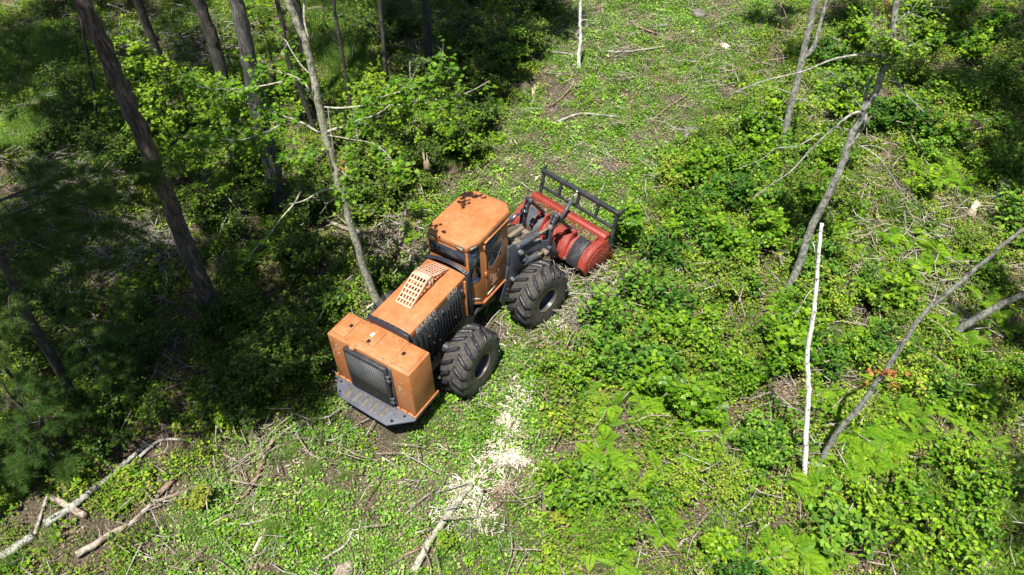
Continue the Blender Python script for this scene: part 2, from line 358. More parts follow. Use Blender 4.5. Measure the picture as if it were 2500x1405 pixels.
def hatch(x0, x1, y0, y1, z, lx, ly):
    m = MB(); m.box((x0 - .006, y0 - .006, z - .002), (x1 + .006, y1 + .006, z + .0025)); sm = rear('hatch_seam', m, BLACK, 0, hs)
    m = MB(); m.box((x0, y0, z + .003), (x1, y1, z + .010)); h = rear('hatch', m, ORANGE, .004, hs)
    m = MB(); m.box((lx - .045, ly - .04, z + .0115), (lx + .045, ly + .04, z + .0155)); m.box((lx - .02, ly - .02, z + .016), (lx + .02, ly + .025, z + .026)); rear('hatch_latch', m, LATCH, .004, hs)
hatch(.10, .67, -1.03, -.62, 2.165, .41, -.66); hatch(.10, .67, .70, 1.04, 2.165, .43, .78); hatch(.21, .63, -.02, .31, 2.2, .27, .16)
m = MB(); m.box((.40, .17, 2.2115), (.52, .245, 2.214)); rear('maker_plate', m, CREAM, 0, hs)
m = MB(); m.tube(smoothline([(-.02, .42, 2.14), (-.02, .36, 2.15), (-.01, .34, 2.17)]), .055, 14); rear('filler_neck', m, ORANGE, .0, hs)
# chipped paint: small flat flakes on the rear faces
m = MB(); r = np.random.default_rng(3)
for cy, cz, n_ in ((-.78, 1.55, 34), (.93, 1.82, 22)):
    for k in range(n_):
        y = cy + r.normal(0, .05); z = cz + r.normal(0, .11); s_ = r.uniform(.004, .018); a = r.uniform(0, 6, 7); a.sort()
        m.add([(-.0012 - .00002 * k, y + s_ * cos(t) * r.uniform(.5, 1.2), z + s_ * sin(t) * r.uniform(.6, 1.6)) for t in a], np.arange(7)[::-1])
rear('paint_chip', m, WHITECHIP, 0, hs)
# radiator screen on the rear
m = MB(); m.box((-.115, -.56, .85), (-.012, .58, 2.12)); rg = rear('radiator_grille', m, BLACK, .02)
m = MB(); m.box((-.122, -.50, .90), (-.117, .52, 2.02)); rear('screen', m, SCREEN, 0, rg)
m = MB()
for z in (1.0, 1.12, 1.75, 1.88): m.cyl((-.10, -.60, z), (-.10, -.54, z + .01), .022, 10); m.box((-.12, -.63, z - .03), (-.06, -.575, z + .03))
m.box((-.03, -.635, .85), (-.004, -.57, 2.08)); rear('grille_latch', m, GREY, .005, rg)
# deck plate
dk = [(-.04, 1.135), (-.46, .73), (-.51, -.68), (-.10, -1.135), (.80, -1.135), (.80, 1.135)]
m = MB(); m.prism(dk, .70, .742); m.box((-.06, -.62, .742), (-.03, .62, .78)); bp = rear('deck_plate', m, DECK, .008)
m = MB(); r = np.random.default_rng(5)
for yc in (-.42, -.16, .10, .33, .56):
    P = []
    for t in np.linspace(0, 1, 9): P.append((-.10 - t * .30, yc - .075 + r.normal(0, .007)))
    for t in np.linspace(1, 0, 9): P.append((-.10 - t * .30, yc + .065 + r.normal(0, .007)))
    m.prism(P, .7424, .746)
rear('grip_strip', m, CLEAT, 0, bp)
m = MB()
for (x, y, q) in ((-.12, -.88, .034), (-.36, -.72, .04), (-.12, .92, .034), (-.34, .76, .03), (-.2, -.66, .012), (-.30, -.67, .01), (-.1, .7, .012), (-.22, .66, .01)) + tuple((-.12 - .09 * (k % 3), -.28 + .27 * (k // 3), .008) for k in range(9)):
    a = np.linspace(0, 2 * pi, 14, endpoint=False); m.add([(x + q * cos(t), y + q * sin(t), .7435) for t in a], np.arange(14))
rear('deck_hole', m, HOLE, 0, bp)
# hood
HP = [(-.535, 2.12), (-.535, 2.31), (-.50, 2.33), (-.25, 2.352), (0, 2.36), (.25, 2.352), (.50, 2.33), (.535, 2.31), (.535, 2.12)]
m = MB(); m.prism(HP, .76, 2.84, 0); m.box((.80, -.50, 1.0), (2.82, .50, 2.122)); hood = rear('engine_hood', m, ORANGE, .008)
for s_ in (-1, 1):
    m = MB(); y0, y1 = sorted((s_ * .502, s_ * .53)); m.box((.80, y0, 1.05), (2.74, y1, 2.118)); y2 = s_ * .57
    xk = .86
    for k in range(15):
        wd = .135 if k < 4 else .066; x = xk; xk += wd + (.03 if k < 4 else .034)
        if xk > 2.76: break
        m.add([(x, s_ * .531, 1.12), (x + wd, s_ * .531, 1.12), (x + wd * .7, y2, 1.17), (x + wd * .3, y2, 1.17), (x, s_ * .531, 2.08), (x + wd, s_ * .531, 2.08), (x + wd * .7, y2, 2.02), (x + wd * .3, y2, 2.02)],
              np.array([[0, 1, 2, 3], [4, 7, 6, 5], [0, 3, 7, 4], [3, 2, 6, 7], [2, 1, 5, 6]]))
    rear('louvre_panel', m, LOUVER, 0, hood)
    m = MB(); y0, y1 = sorted((s_ * .50, s_ * .575)); m.box((2.75, y0, 1.06), (2.80, y1, 2.20)); rear('corner_strip', m, ORANGE, .005, hood)
    m = MB(); 
    for x in (1.62, 1.86, 2.62): y0, y1 = sorted((s_ * .535, s_ * .585)); m.box((x, y0, 1.98), (x + .05, y1, 2.04))
    rear('panel_latch', m, GREY, .006, hood)
def strap(x0, x1, dz, name, bolts):
    H = [(-.545, 2.10), (-.545, 2.32), (-.50, 2.345), (-.25, 2.368), (0, 2.377), (.25, 2.368), (.50, 2.345), (.545, 2.32), (.545, 2.10)]
    H = [(y * 1.01, z + dz) for y, z in H]; m = MB(); m.prism(H, x0, x1, 0); o = rear(name, m, RUBBER, .008, hood)
strap(.72, .80, -.004, 'hood_strap', 0)
m = MB()
for y in (-.4, -.2, -.05, .1, .25, .4): m.cyl((.76, y, 2.36), (.76, y, 2.382), .014, 8)
rear('strap_bolt', m, GREY, 0, hood)
# rubber seal between the hood and the cab
sl_ = [(-.60, 1.10), (-.60, 2.24), (-.50, 2.37), (-.25, 2.455), (0, 2.485), (.25, 2.455), (.50, 2.37), (.60, 2.24), (.60, 1.10)]
m = MB()
for x in (2.855, 2.905): m.tube([(x, y, z) for y, z in smoothline([(0, *q) for q in sl_])[:, 1:]], .026, 8)
m.box((2.83, -.58, 1.1), (2.94, .58, 2.30)); rear('cab_seal', m, RUBBER, 0)
# air intake guard, punched plate
def punched(P0, PU, PV, nu, nv, fu=.30, fv=.30, margin=.25):
    """plate from P0 along PU, PV with nu x nv rectangular holes"""
    P0, PU, PV = map(np.array, (P0, PU, PV)); V = []; F = []
    us = [0]; vs = [0]
    du = 1 / (nu + margin * 2 * 0 + fu); dv = 1 / (nv + fv)
    for k in range(nu): us += [du * (k + fu), du * (k + 1)]
    us.append(1)
    for k in range(nv): vs += [dv * (k + fv), dv * (k + 1)]
    vs.append(1); L = len(vs)
    for u in us:
        for v in vs: V.append(P0 + PU * u + PV * v)
    for a in range(len(us) - 1):
        for b in range(L - 1):
            if a % 2 == 1 and b % 2 == 1: continue
            F.append([a * L + b, (a + 1) * L + b, (a + 1) * L + b + 1, a * L + b + 1])
    return V, np.array(F)
m = MB(); yl, yr = .29, -.13; zp = 2.69; xr0, xp0, xp1, xf = 1.36, 2.04, 2.20, 2.81; zb = 2.355
V, F = punched((xr0, yl, zb), (xp0 - xr0, 0, zp - zb), (0, yr - yl, 0), 6, 5); m.add(V, F)
m.add([(xp0, yl, zp), (xp0, yr, zp), (xp1, yr, zp - .008), (xp1, yl, zp - .008)], np.array([[0, 1, 2, 3]]))
V, F = punched((xp1, yl, zp - .008), (xf - xp1, 0, zb - zp), (0, yr - yl, 0), 6, 5); m.add(V, F)
for y in (yl, yr):
    for (A, B, C_, D) in (((xr0, zb), (xp0, zp), (xp0, zp - .085), (xr0 + .16, zb)), ((xp1, zp - .008), (xf, zb), (xf - .14, zb), (xp1, zp - .09)),
                          ((xp0, zp), (xp1, zp - .008), (xp1, zp - .09), (xp0, zp - .085)), ((xp0, zp - .085), (xp0 + .07, zp - .086), (xp0 + .07, zb), (xp0, zb)),
                          ((xp1 - .06, zp - .09), (xp1, zp - .09), (xp1, zb), (xp1 - .06, zb))):
        m.add([(q[0], y, q[1]) for q in (A, B, C_, D)], np.array([[0, 1, 2, 3]]))
ag = rear('air_intake_guard', m, PINK); sd = ag.modifiers.new('s', 'SOLIDIFY'); sd.thickness = .010
# lettering
GLY = {'B': [[(.1, 0), (.1, 1)], [(.1, .91), (.5, .91), (.62, .80), (.62, .64), (.5, .53), (.1, .53)], [(.5, .53), (.66, .40), (.66, .2), (.52, .09), (.1, .09)]],
       'A': [[(.02, 0), (.36, 1)], [(.36, 1), (.70, 0)], [(.14, .30), (.58, .30)]],
       'R': [[(.1, 0), (.1, 1)], [(.1, .91), (.5, .91), (.63, .80), (.63, .58), (.5, .47), (.1, .47)], [(.38, .47), (.66, 0)]],
       'K': [[(.1, 0), (.1, 1)], [(.66, 1), (.14, .44)], [(.28, .58), (.68, 0)]],
       'O': [[(.24, .09), (.10, .26), (.10, .74), (.24, .91), (.50, .91), (.64, .74), (.64, .26), (.50, .09), (.24, .09)]],
       '9': [[(.12, .10), (.45, .10), (.62, .30), (.62, .75), (.48, .91), (.24, .91), (.11, .78), (.11, .60), (.24, .46), (.62, .48)]],
       '3': [[(.10, .84), (.24, .92), (.46, .92), (.60, .80), (.60, .64), (.46, .53), (.28, .53)], [(.46, .53), (.64, .40), (.64, .22), (.48, .09), (.24, .09), (.08, .18)]],
       '0': [[(.24, .09), (.10, .26), (.10, .74), (.24, .91), (.46, .91), (.60, .74), (.60, .26), (.46, .09), (.24, .09)]]}
def lettering(txt, x0, z0, h, s_, adv):
    """block letters lying on the hood side; s_ = -1 right side, +1 left side"""
    m = MB(); q = 0; x = x0; wd = .095 * h
    for ch in txt:
        for pl in GLY[ch]:
            for k in range(len(pl) - 1):
                a = np.array(pl[k]) * h * (1, 1); c = np.array(pl[k + 1]) * h; d = (c - a) / np.linalg.norm(c - a); n = np.array([-d[1], d[0]]) * wd; e = d * wd * .5; q += 1
                P = [a - e + n, a - e - n, c + e - n, c + e + n]; y = s_ * (.5365 + .0004 * (q % 12)); P = [(x + p[0] if s_ < 0 else x - p[0], y, z0 + p[1]) for p in P]
                m.add(P, np.array([[0, 1, 2, 3]] if s_ < 0 else [[3, 2, 1, 0]]))
        x += adv * h if s_ < 0 else -adv * h
    rear('lettering', m, WHITE, 0, hood)
lettering('BARKO', 1.00, 2.145, .15, -1, .96); lettering('930', 2.13, 2.145, .15, -1, .86)
lettering('BARKO', 2.55, 2.165, .125, 1, 1.02); lettering('930', 1.45, 2.165, .125, 1, .92)
m = MB(); rr = np.random.default_rng(77)
P = np.stack([rr.uniform(.85, 2.75, 70), rr.uniform(-.48, .48, 70), np.full(70, 2.362)], 1); P = P[(np.abs(P[:, 1] - .08) > .27)]
Q2 = np.stack([rr.uniform(.05, .70, 40), rr.uniform(-1.05, 1.05, 40), np.full(40, 2.205)], 1); Q3 = np.stack([rr.uniform(-.45, -.06, 46), rr.uniform(-.7, .7, 46), np.full(46, .752)], 1); Q4 = np.stack([rr.uniform(.9, 2.7, 16), np.full(16, -.578), rr.uniform(1.3, 2.0, 16)], 1)
m_a = np.concatenate([P, Q2, Q3, Q4])
def bits(): put_leaves(m, m_a, tilt(rr, len(m_a), .3), rr.uniform(.012, .032, len(m_a)), SM, rr)
BITS = bits
BITS(); lb = rear('leaf_bits', m, L_DEAD, 0); lb['kind'] = 'stuff'
# rear chassis, axle
m = MB(); m.box((.3, -.46, .62), (3.0, .46, 1.08)); m.prism([(.45, .62), (.45, 1.1), (2.9, 1.02), (3.1, .9), (3.05, .55), (1.0, .45)], -.52, -.48, 1); m.prism([(.45, .62), (.45, 1.1), (2.9, 1.02), (3.1, .9), (3.05, .55), (1.0, .45)], .48, .52, 1)
m.box((2.9, -.3, .55), (3.35, .3, .95)); m.cyl((3.4, 0, .45), (3.4, 0, 1.05), .13, 16); m.box((2.95, -.62, .88), (3.5, .62, 1.0)); rear('rear_chassis', m, BLACK, .012)
m = MB(); m.cyl((1.86, -1.25, .84), (1.86, 1.25, .84), .13, 14); m.tube([(1.86, -.35, .84), (1.86, -.2, .84), (1.86, .2, .84), (1.86, .35, .84)], [.14, .27, .27, .14], 16); rear('rear_axle', m, BLACK)
# cab
CP = [(2.95, -.55), (3.28, -.65), (4.44, -.65), (4.64, -.44), (4.64, .44), (4.44, .65), (3.28, .65), (2.95, .55)]
m = MB(); n = 8
for z_, sc_ in ((0, 0),): pass
lo = np.array([(x, y, {0: 1.34, 1: 1.08, 2: 1.05, 3: 1.05, 4: 1.05, 5: 1.05, 6: 1.08, 7: 1.34}[k]) for k, (x, y) in enumerate(CP)]); hi = np.array([(x, y, 2.98) for x, y in CP])
m.add(np.concatenate([lo, hi]), [np.arange(8)[::-1], np.arange(8) + 8, np.array([[i_, (i_ + 1) % 8, (i_ + 1) % 8 + 8, i_ + 8] for i_ in range(8)])])
cab = rear('cab', m, ORANGE, .015)
# roof: two-level slab with clipped corners
def ring(P, z, g=0.0):
    c = np.array([3.8, 0]); return [(c[0] + (x - c[0]) * (1 + g), y * (1 + g), z) for x, y in P]
RP = [(2.93, -.56), (3.24, -.685), (4.48, -.70), (4.70, -.50), (4.70, .42), (4.48, .62), (3.12, .62), (2.93, .50)]
m = MB(); L0 = ring(RP, 2.96); L1 = ring(RP, 3.075); L2 = ring(RP, 3.125, -.05); V = np.array(L0 + L1 + L2)
q = np.array([[i_, (i_ + 1) % 8, (i_ + 1) % 8 + 8, i_ + 8] for i_ in range(8)])
m.add(V, [np.arange(8)[::-1], q, q + 8, np.arange(8) + 16]); rear('cab_roof', m, ORANGE, .02, cab)
m = MB(); m.box((3.42, -.73, 2.915), (4.40, -.65, 2.945)); m.box((3.60, -.708, 2.99), (4.25, -.702, 3.045), 1); rear('drip_rail', m, [ORANGE, GREY], .004, cab)
def panel(P, nrm, t0, t1, m_, mi=0):
    P = np.array(P, float); nrm = np.array(nrm, float); nrm /= np.linalg.norm(nrm); k = len(P)
    m_.add(np.concatenate([P + nrm * t0, P + nrm * t1]), [np.arange(k)[::-1], np.arange(k) + k, np.array([[i_, (i_ + 1) % k, (i_ + 1) % k + k, i_ + k] for i_ in range(k)])], mi)
def shrink(P, a):
    P = np.array(P, float); c = P.mean(0); d = P - c; L = np.linalg.norm(d, axis=1)[:, None]; return c + d * (L - a) / L
def window(P, nrm, name='window', par=None, fr=.035, bolts=True):
    m = MB(); panel(P, nrm, .001, .014, m); o = rear(name, m, RUBBER, .003, par or cab)
    m = MB(); panel(shrink(P, fr), nrm, .0145, .017, m); rear('pane', m, GLASS, 0, par or cab)
    return o
window([(2.95, -.50, 2.50), (2.95, .50, 2.50), (2.95, .50, 2.87), (2.95, -.50, 2.87)], (-1, 0, 0), 'rear_window')
qn = np.array([-.1, -.33, 0]); qn /= np.linalg.norm(qn)
def Q(u, z): return (2.95 + .33 * u, -.55 - .10 * u, z)
window([Q(.06, 2.04), Q(.80, 1.93), Q(.96, 2.0), Q(.96, 2.90), Q(.06, 2.93)], qn, 'side_window')
ql = np.array([-.1, .33, 0])
window([(2.97, .556, 2.04), (2.97, .556, 2.93), (3.26, .644, 2.9), (3.26, .644, 2.0)], ql, 'side_window')
window([(4.642, -.40, 1.5), (4.642, .40, 1.5), (4.642, .40, 2.9), (4.642, -.40, 2.9)], (1, 0, 0), 'windscreen')
# door with its own window, right side
m = MB(); panel([(3.44, -.65, 1.16), (4.12, -.65, 1.16), (4.34, -.65, 1.30), (4.34, -.65, 2.90), (3.44, -.65, 2.90)], (0, -1, 0), .001, .022, m); door = rear('door', m, ORANGE, .006, )
m = MB(); panel([(3.49, -.672, 2.02), (3.62, -.672, 1.98), (3.78, -.672, 2.0), (4.10, -.672, 2.30), (4.18, -.672, 2.36), (4.18, -.672, 2.86), (3.49, -.672, 2.88)], (0, -1, 0), .001, .012, m); rear('door_window_frame', m, RUBBER, .002, door)
m = MB(); panel(shrink([(3.49, -.672, 2.02), (3.62, -.672, 1.98), (3.78, -.672, 2.0), (4.10, -.672, 2.30), (4.18, -.672, 2.36), (4.18, -.672, 2.86), (3.49, -.672, 2.88)], .03), (0, -1, 0), .0125, .015, m); rear('door_window', m, GLASS, 0, door)
m = MB(); m.tube([(4.17, -.70, 2.42), (3.86, -.71, 2.12), (3.70, -.705, 2.03), (3.56, -.70, 2.04)], .008, 6); m.box((3.98, -.70, 2.10), (4.06, -.685, 2.17), 0); rear('door_handle', m, GREY, 0, door)
for z in (2.78, 1.95): m = MB(); m.box((3.395, -.70, z - .05), (3.455, -.66, z + .05)); m.cyl((3.42, -.70, z - .07), (3.42, -.70, z + .07), .016, 8); rear('door_hinge', m, ORANGE, .003, door)
m = MB(); m.box((3.62, -.676, 1.40), (3.625, -.673, 1.75)); m.box((3.95, -.676, 1.40), (3.955, -.673, 1.75)); m.box((3.62, -.676, 1.40), (3.955, -.673, 1.405)); m.box((3.62, -.676, 1.745), (3.955, -.673, 1.75))
for k in range(5): m.box((3.68, -.676, 1.45 + k * .055), (3.88, -.673, 1.456 + k * .055))
rear('worn_decal', m, PINK, 0, door)
m = MB(); m.box((3.46, -.675, 1.20), (3.78, -.672, 1.26)); 
rear('door_decal', m, CREAM, 0, door)
m = MB(); m.prism([(3.26, 1.07), (4.46, 1.03), (4.46, 1.09), (3.28, 1.13)], -.70, -.64, 1); m.prism([(3.26, 1.07), (4.46, 1.03), (4.46, 1.09), (3.28, 1.13)], .64, .70, 1)
v = np.array([(2.93, -.57, 1.30), (3.28, -.70, 1.07), (3.28, -.66, 1.07), (2.93, -.53, 1.30), (2.93, -.57, 1.36), (3.28, -.70, 1.13), (3.28, -.66, 1.13), (2.93, -.53, 1.36)])
m.add(v, np.array([[3, 2, 1, 0], [4, 5, 6, 7], [0, 1, 5, 4], [1, 2, 6, 5], [2, 3, 7, 6], [3, 0, 4, 7]])); rear('sill_lip', m, ORANGE, .004, cab)
m = MB(); panel([Q(.08, 1.42), Q(.85, 1.22), Q(.85, 1.28), Q(.08, 1.48)], qn, .002, .004, m, 0); rear('cab_decal', m, CREAM, 0, cab)
m = MB(); panel([Q(.22, 1.94), Q(.80, 1.94), Q(.80, 1.985), Q(.22, 1.985)], qn, .0155, .018, m, 0); panel([Q(.30, 1.895), Q(.72, 1.895), Q(.72, 1.935), Q(.30, 1.935)], qn, .002, .004, m, 1); rear('cab_decal', m, [BLUE, WHITE], 0, cab)
def lampbox(P, nrm):
    m = MB(); panel(P, nrm, -.004, .022, m); o = rear('work_light', m, BLACK, .004, cab)
    m = MB(); panel(shrink(P, .022), nrm, .0225, .026, m); rear('work_light_lens', m, LAMP, 0, cab)
lampbox([(2.93, -.50, 2.965), (2.93, -.27, 2.965), (2.93, -.27, 3.065), (2.93, -.50, 3.065)], (-1, 0, 0))
lampbox([(2.93, .27, 2.965), (2.93, .49, 2.965), (2.93, .49, 3.065), (2.93, .27, 3.065)], (-1, 0, 0))
rn = np.array([-.125, -.31, 0]); 
lampbox([(2.98, -.582, 2.975), (3.19, -.667, 2.975), (3.19, -.667, 3.065), (2.98, -.582, 3.065)], rn)
# wheels
def tyre_mesh():
    m = MB(); prof = [(-.34, .34), (-.36, .42), (-.375, .55), (-.372, .66), (-.345, .745), (-.30, .778), (-.15, .80), (0, .806), (.15, .80), (.30, .778), (.345, .745), (.372, .66), (.375, .55), (.36, .42), (.34, .34)]
    n = 72; a = np.arange(n) * 2 * pi / n; V = np.array([[(r_ * cos(t), y, r_ * sin(t)) for (y, r_) in prof] for t in a]); k = len(prof)
    i_ = np.arange(n)[:, None]; j_ = np.arange(k - 1)[None]; F = np.stack([i_ * k + j_, i_ * k + j_ + 1, ((i_ + 1) % n) * k + j_ + 1, ((i_ + 1) % n) * k + j_], -1)
    side = (j_ < 4) | (j_ > k - 6)
    F0 = F[:, 5:9].reshape(-1, 4); F0 = F[:, 4:10].reshape(-1, 4); F1 = np.concatenate([F[:, :4].reshape(-1, 4), F[:, 10:].reshape(-1, 4)])
    m.add(V.reshape(-1, 3), F0, 0); m.F.append(F1); m.M.append(np.full(len(F1), 1))
    nl = 17; rr = np.random.default_rng(2)
    for s_ in (-1, 1):
        for q_ in range(nl):
            t0 = 2 * pi * (q_ + (0 if s_ < 0 else .5)) / nl + rr.normal(0, .008); K = 7; top = []; bot = []
            for u in np.linspace(0, 1, K):
                y = s_ * (.03 + .345 * u); th = t0 + .27 * u ** .9 - .05
                rb = np.interp(abs(y), [0, .15, .30, .345, .38], [.80, .795, .772, .735, .64]); rt = np.interp(abs(y), [0, .15, .30, .36, .38], [.860, .858, .842, .80, .68])
                wd = .052 + .006 * sin(pi * u); wt = wd * .72
                top.append([(rt * cos(th - wt / .85), y, rt * sin(th - wt / .85)), (rt * cos(th + wt / .85), y, rt * sin(th + wt / .85))])
                bot.append([(rb * cos(th - wd / .8), y, rb * sin(th - wd / .8)), (rb * cos(th + wd / .8), y, rb * sin(th + wd / .8))])
            V = np.array([[b[0], t_[0], t_[1], b[1]] for b, t_ in zip(bot, top)]).reshape(-1, 3); F = []
            for z_ in range(K - 1):
                for c in range(3): F.append([z_ * 4 + c, z_ * 4 + c + 1, (z_ + 1) * 4 + c + 1, (z_ + 1) * 4 + c])
            m.add(V, [np.array(F), np.array([[0, 1, 2, 3], [(K - 1) * 4 + c for c in (3, 2, 1, 0)]])], 2)
    return m.mesh('tyre', [TYRE, SIDE, LUG], False)
def rim_mesh():
    m = MB(); prof = [(-.345, .345), (-.352, .33), (-.335, .318), (-.20, .30), (-.05, .29), (-.03, .20), (-.03, .0)]
    n = 40; a = np.arange(n) * 2 * pi / n; V = np.array([[(r_ * cos(t), y, r_ * sin(t)) for (y, r_) in prof] for t in a]); k = len(prof)
    i_ = np.arange(n)[:, None]; j_ = np.arange(k - 1)[None]; F = np.stack([i_ * k + j_, i_ * k + j_ + 1, ((i_ + 1) % n) * k + j_ + 1, ((i_ + 1) % n) * k + j_], -1)
    m.add(V.reshape(-1, 3), F[:, :2].reshape(-1, 4), 1); m.F.append(F[:, 2:].reshape(-1, 4)); m.M.append(np.zeros(F[:, 2:].size // 4))
    m.prism([(.33 * cos(t), .33 * sin(t)) for t in a], .0, .34, 1, 0)
    m.prism([(.12 * cos(t), .12 * sin(t)) for t in a[::4]], -.10, .0, 1, 0)
    for q_ in range(10): t = q_ * 2 * pi / 10; m.cyl((.18 * cos(t), -.055, .18 * sin(t)), (.18 * cos(t), -.03, .18 * sin(t)), .017, 6, 0)
    return m.mesh('rim', [plain('rim_steel', (.05, .055, .07), .4), GOLD])
TM, RM = tyre_mesh(), rim_mesh()
def wheel(base, rz, y, x, flip, z=.80):
    p = np.array([cos(rz) * x - sin(rz) * y, sin(rz) * x + cos(rz) * y, z]) + base - ROOT
    o = bpy.data.objects.new('tyre', TM); COL.objects.link(o); o.parent = mach; o.location = p; o.rotation_euler = (0, 0, rz + (pi if flip else 0)); o.name = 'wheel'; o.scale = (.962, .95, .962)
    t = bpy.data.objects.new('rim', RM); COL.objects.link(t); t.parent = o
wheel(np.zeros(3), 0, -1.24, 1.86, False); wheel(np.zeros(3), 0, 1.02, 1.90, True, .66)
wheel(FP, FA, -1.22, 1.33, False); wheel(FP, FA, 1.22, 1.33, True)
# front frame
m = MB(); m.box((.0, -.40, .50), (1.9, .40, .95)); m.cyl((1.33, -1.25, .84), (1.33, 1.25, .84), .13, 14); m.box((-.15, -.28, .60), (.1, .28, .9)); m.box((.9, -.36, .95), (1.35, .36, 1.5)); m.box((.75, -.40, .9), (.95, .40, 1.75))
front('front_chassis', m, BLACK, .012)
TW = [(1.09, 2.10), (1.26, 2.06), (1.38, 1.78), (1.66, 1.45), (1.62, 1.10), (1.34, 1.02), (1.22, .78), (1.02, .35), (.78, .30), (.72, .50), (.96, 1.10), (1.04, 1.5)]
for s_ in (-1, 1):
    y0, y1 = sorted((s_ * .47, s_ * .53)); m = MB(); m.prism(TW, y0, y1, 1)
    # rear flange of the tower
    V = []; rs = [(1.09, 2.10), (1.04, 1.5), (.96, 1.10), (.72, .5)]
    for k in range(3):
        (x0, z0), (x1, z1) = rs[k], rs[k + 1]; ya, yb = sorted((s_ * .36, s_ * .54)); m.add([(x0 - .03, ya, z0), (x0 - .03, yb, z0), (x0 + .01, yb, z0), (x0 + .01, ya, z0), (x1 - .03, ya, z1), (x1 - .03, yb, z1), (x1 + .01, yb, z1), (x1 + .01, ya, z1)],
            np.array([[0, 1, 2, 3], [7, 6, 5, 4], [0, 4, 5, 1], [1, 5, 6, 2], [2, 6, 7, 3], [3, 7, 4, 0]]))
    tw = front('loader_tower', m, GREY, .008)
    m = MB()
    for (x, z, r_) in ((1.42, 1.72, .075), (1.52, 1.43, .075), (1.12, 1.02, .055)): m.cyl((x, s_ * .40, z), (x, s_ * .64, z), r_, 14); m.cyl((x, s_ * .64, z), (x, s_ * .655, z), r_ * .6, 8)
    for (x, z) in ((.92, .62), (.90, .50), (.98, .75)): m.cyl((x, s_ * .53, z), (x, s_ * .55, z), .02, 8)
    front('pivot_pin', m, GREY, 0, tw)
    # lift arm
    m = MB(); y0, y1 = sorted((s_ * .40, s_ * .475)); arm = [(1.36, 1.66), (1.50, 1.72), (2.30, 1.46), (2.46, 1.34), (2.60, 1.30), (2.78, 1.10), (2.86, .76), (3.02, .56), (2.98, .44), (2.82, .48), (2.52, .76), (2.40, 1.06), (2.22, 1.17), (1.46, 1.46)]
    m.prism(arm, y0, y1, 1); la = front('lift_arm', m, GREY if s_ < 0 else DIRTY, .010)
    m = MB(); m.cyl((2.50, s_ * .36, 1.12), (2.50, s_ * .58, 1.12), .06, 12); m.cyl((2.98, s_ * .36, .50), (2.98, s_ * .70, .50), .05, 12); front('pivot_pin', m, GREY, 0, la)
    # lift cylinder
    m = MB(); m.cyl((1.50, s_ * .60, 1.35), (1.90, s_ * .60, 1.28), .085, 18); m.cyl((1.87, s_ * .60, 1.285), (1.93, s_ * .60, 1.275), .095, 18); lc = front('lift_cylinder', m, GREY, .004)
    m = MB(); m.cyl((1.92, s_ * .60, 1.277), (2.2, s_ * .60, 1.20), .035, 12); m.cyl((2.27, s_ * .52, 1.17), (2.27, s_ * .68, 1.17), .08, 14); front('cylinder_rod', m, DIRTY, 0, lc)
    # tilt lever pair of plates, slotted
    for yo in (.40, .50):
        m = MB(); y0, y1 = s_ * yo - .014, s_ * yo + .014
        m.prism([(2.44, 1.08), (2.56, 1.06), (2.63, 1.45), (2.72, 1.72), (2.66, 1.76), (2.52, 1.70), (2.49, 1.40)], y0, y1, 1)
        m.prism([(2.60, 1.72), (2.68, 1.70), (2.86, 2.0), (2.80, 2.05), (2.72, 2.0)], y0, y1, 1)
        lv = front('tilt_lever', m, GREY if s_ < 0 else BLACK, .006)
    m = MB(); m.cyl((2.79, s_ * .45 - .10, 1.97), (2.79, s_ * .45 + .10, 1.97), .062, 14); m.cyl((2.60, s_ * .45 - .09, 1.70), (2.60, s_ * .45 + .09, 1.70), .05, 14); m.box((2.66, s_ * .45 - .05, 1.78), (2.73, s_ * .45 + .05, 1.84))
    front('lever_pin', m, GREY, 0, lv)
    # tilt cylinder
    m = MB(); a_, b_ = np.array((1.45, s_ * .45, 1.83)), np.array((2.60, s_ * .45, 1.70)); c_ = a_ + (b_ - a_) * .60
    m.cyl(a_, c_, .078, 18); m.cyl(c_ - (b_ - a_) * .04, c_ + (b_ - a_) * .012, .088, 18); m.tube([c_ + (-.5, 0, .11), c_ + (-.1, 0, .10)], .016, 6); m.cyl(a_ - (0, .09, 0), a_ + (0, .09, 0), .085, 14); tc = front('tilt_cylinder', m, GREY, .004)
    m = MB(); m.cyl(c_, b_, .036, 12); m.cyl(b_ - (0, .06, 0), b_ + (0, .06, 0), .07, 12); front('cylinder_rod', m, CHROME if s_ > 0 else DIRTY, 0, tc)
    # push link
    m = MB(); P0_, P1_ = np.array((2.79, s_ * .45, 1.97)), np.array((3.40, s_ * .47, 1.12)); d_ = (P1_ - P0_) / np.linalg.norm(P1_ - P0_); n_ = np.array([-d_[2], 0, d_[0]])
    for k in (-1, 1): pass
    V = [P0_ + n_ * .045 - (0, .03, 0), P0_ - n_ * .045 - (0, .03, 0), P0_ - n_ * .045 + (0, .03, 0), P0_ + n_ * .045 + (0, .03, 0), P1_ + n_ * .04 - (0, .03, 0), P1_ - n_ * .04 - (0, .03, 0), P1_ - n_ * .04 + (0, .03, 0), P1_ + n_ * .04 + (0, .03, 0)]
    m.add(V, np.array([[3, 2, 1, 0], [4, 5, 6, 7], [0, 1, 5, 4], [1, 2, 6, 5], [2, 3, 7, 6], [3, 0, 4, 7]])); m.cyl(P0_ - (0, .05, 0), P0_ + (0, .05, 0), .07, 12); m.cyl(P1_ - (0, .07, 0), P1_ + (0, .07, 0), .06, 12); front('push_link', m, BLACK, .006)
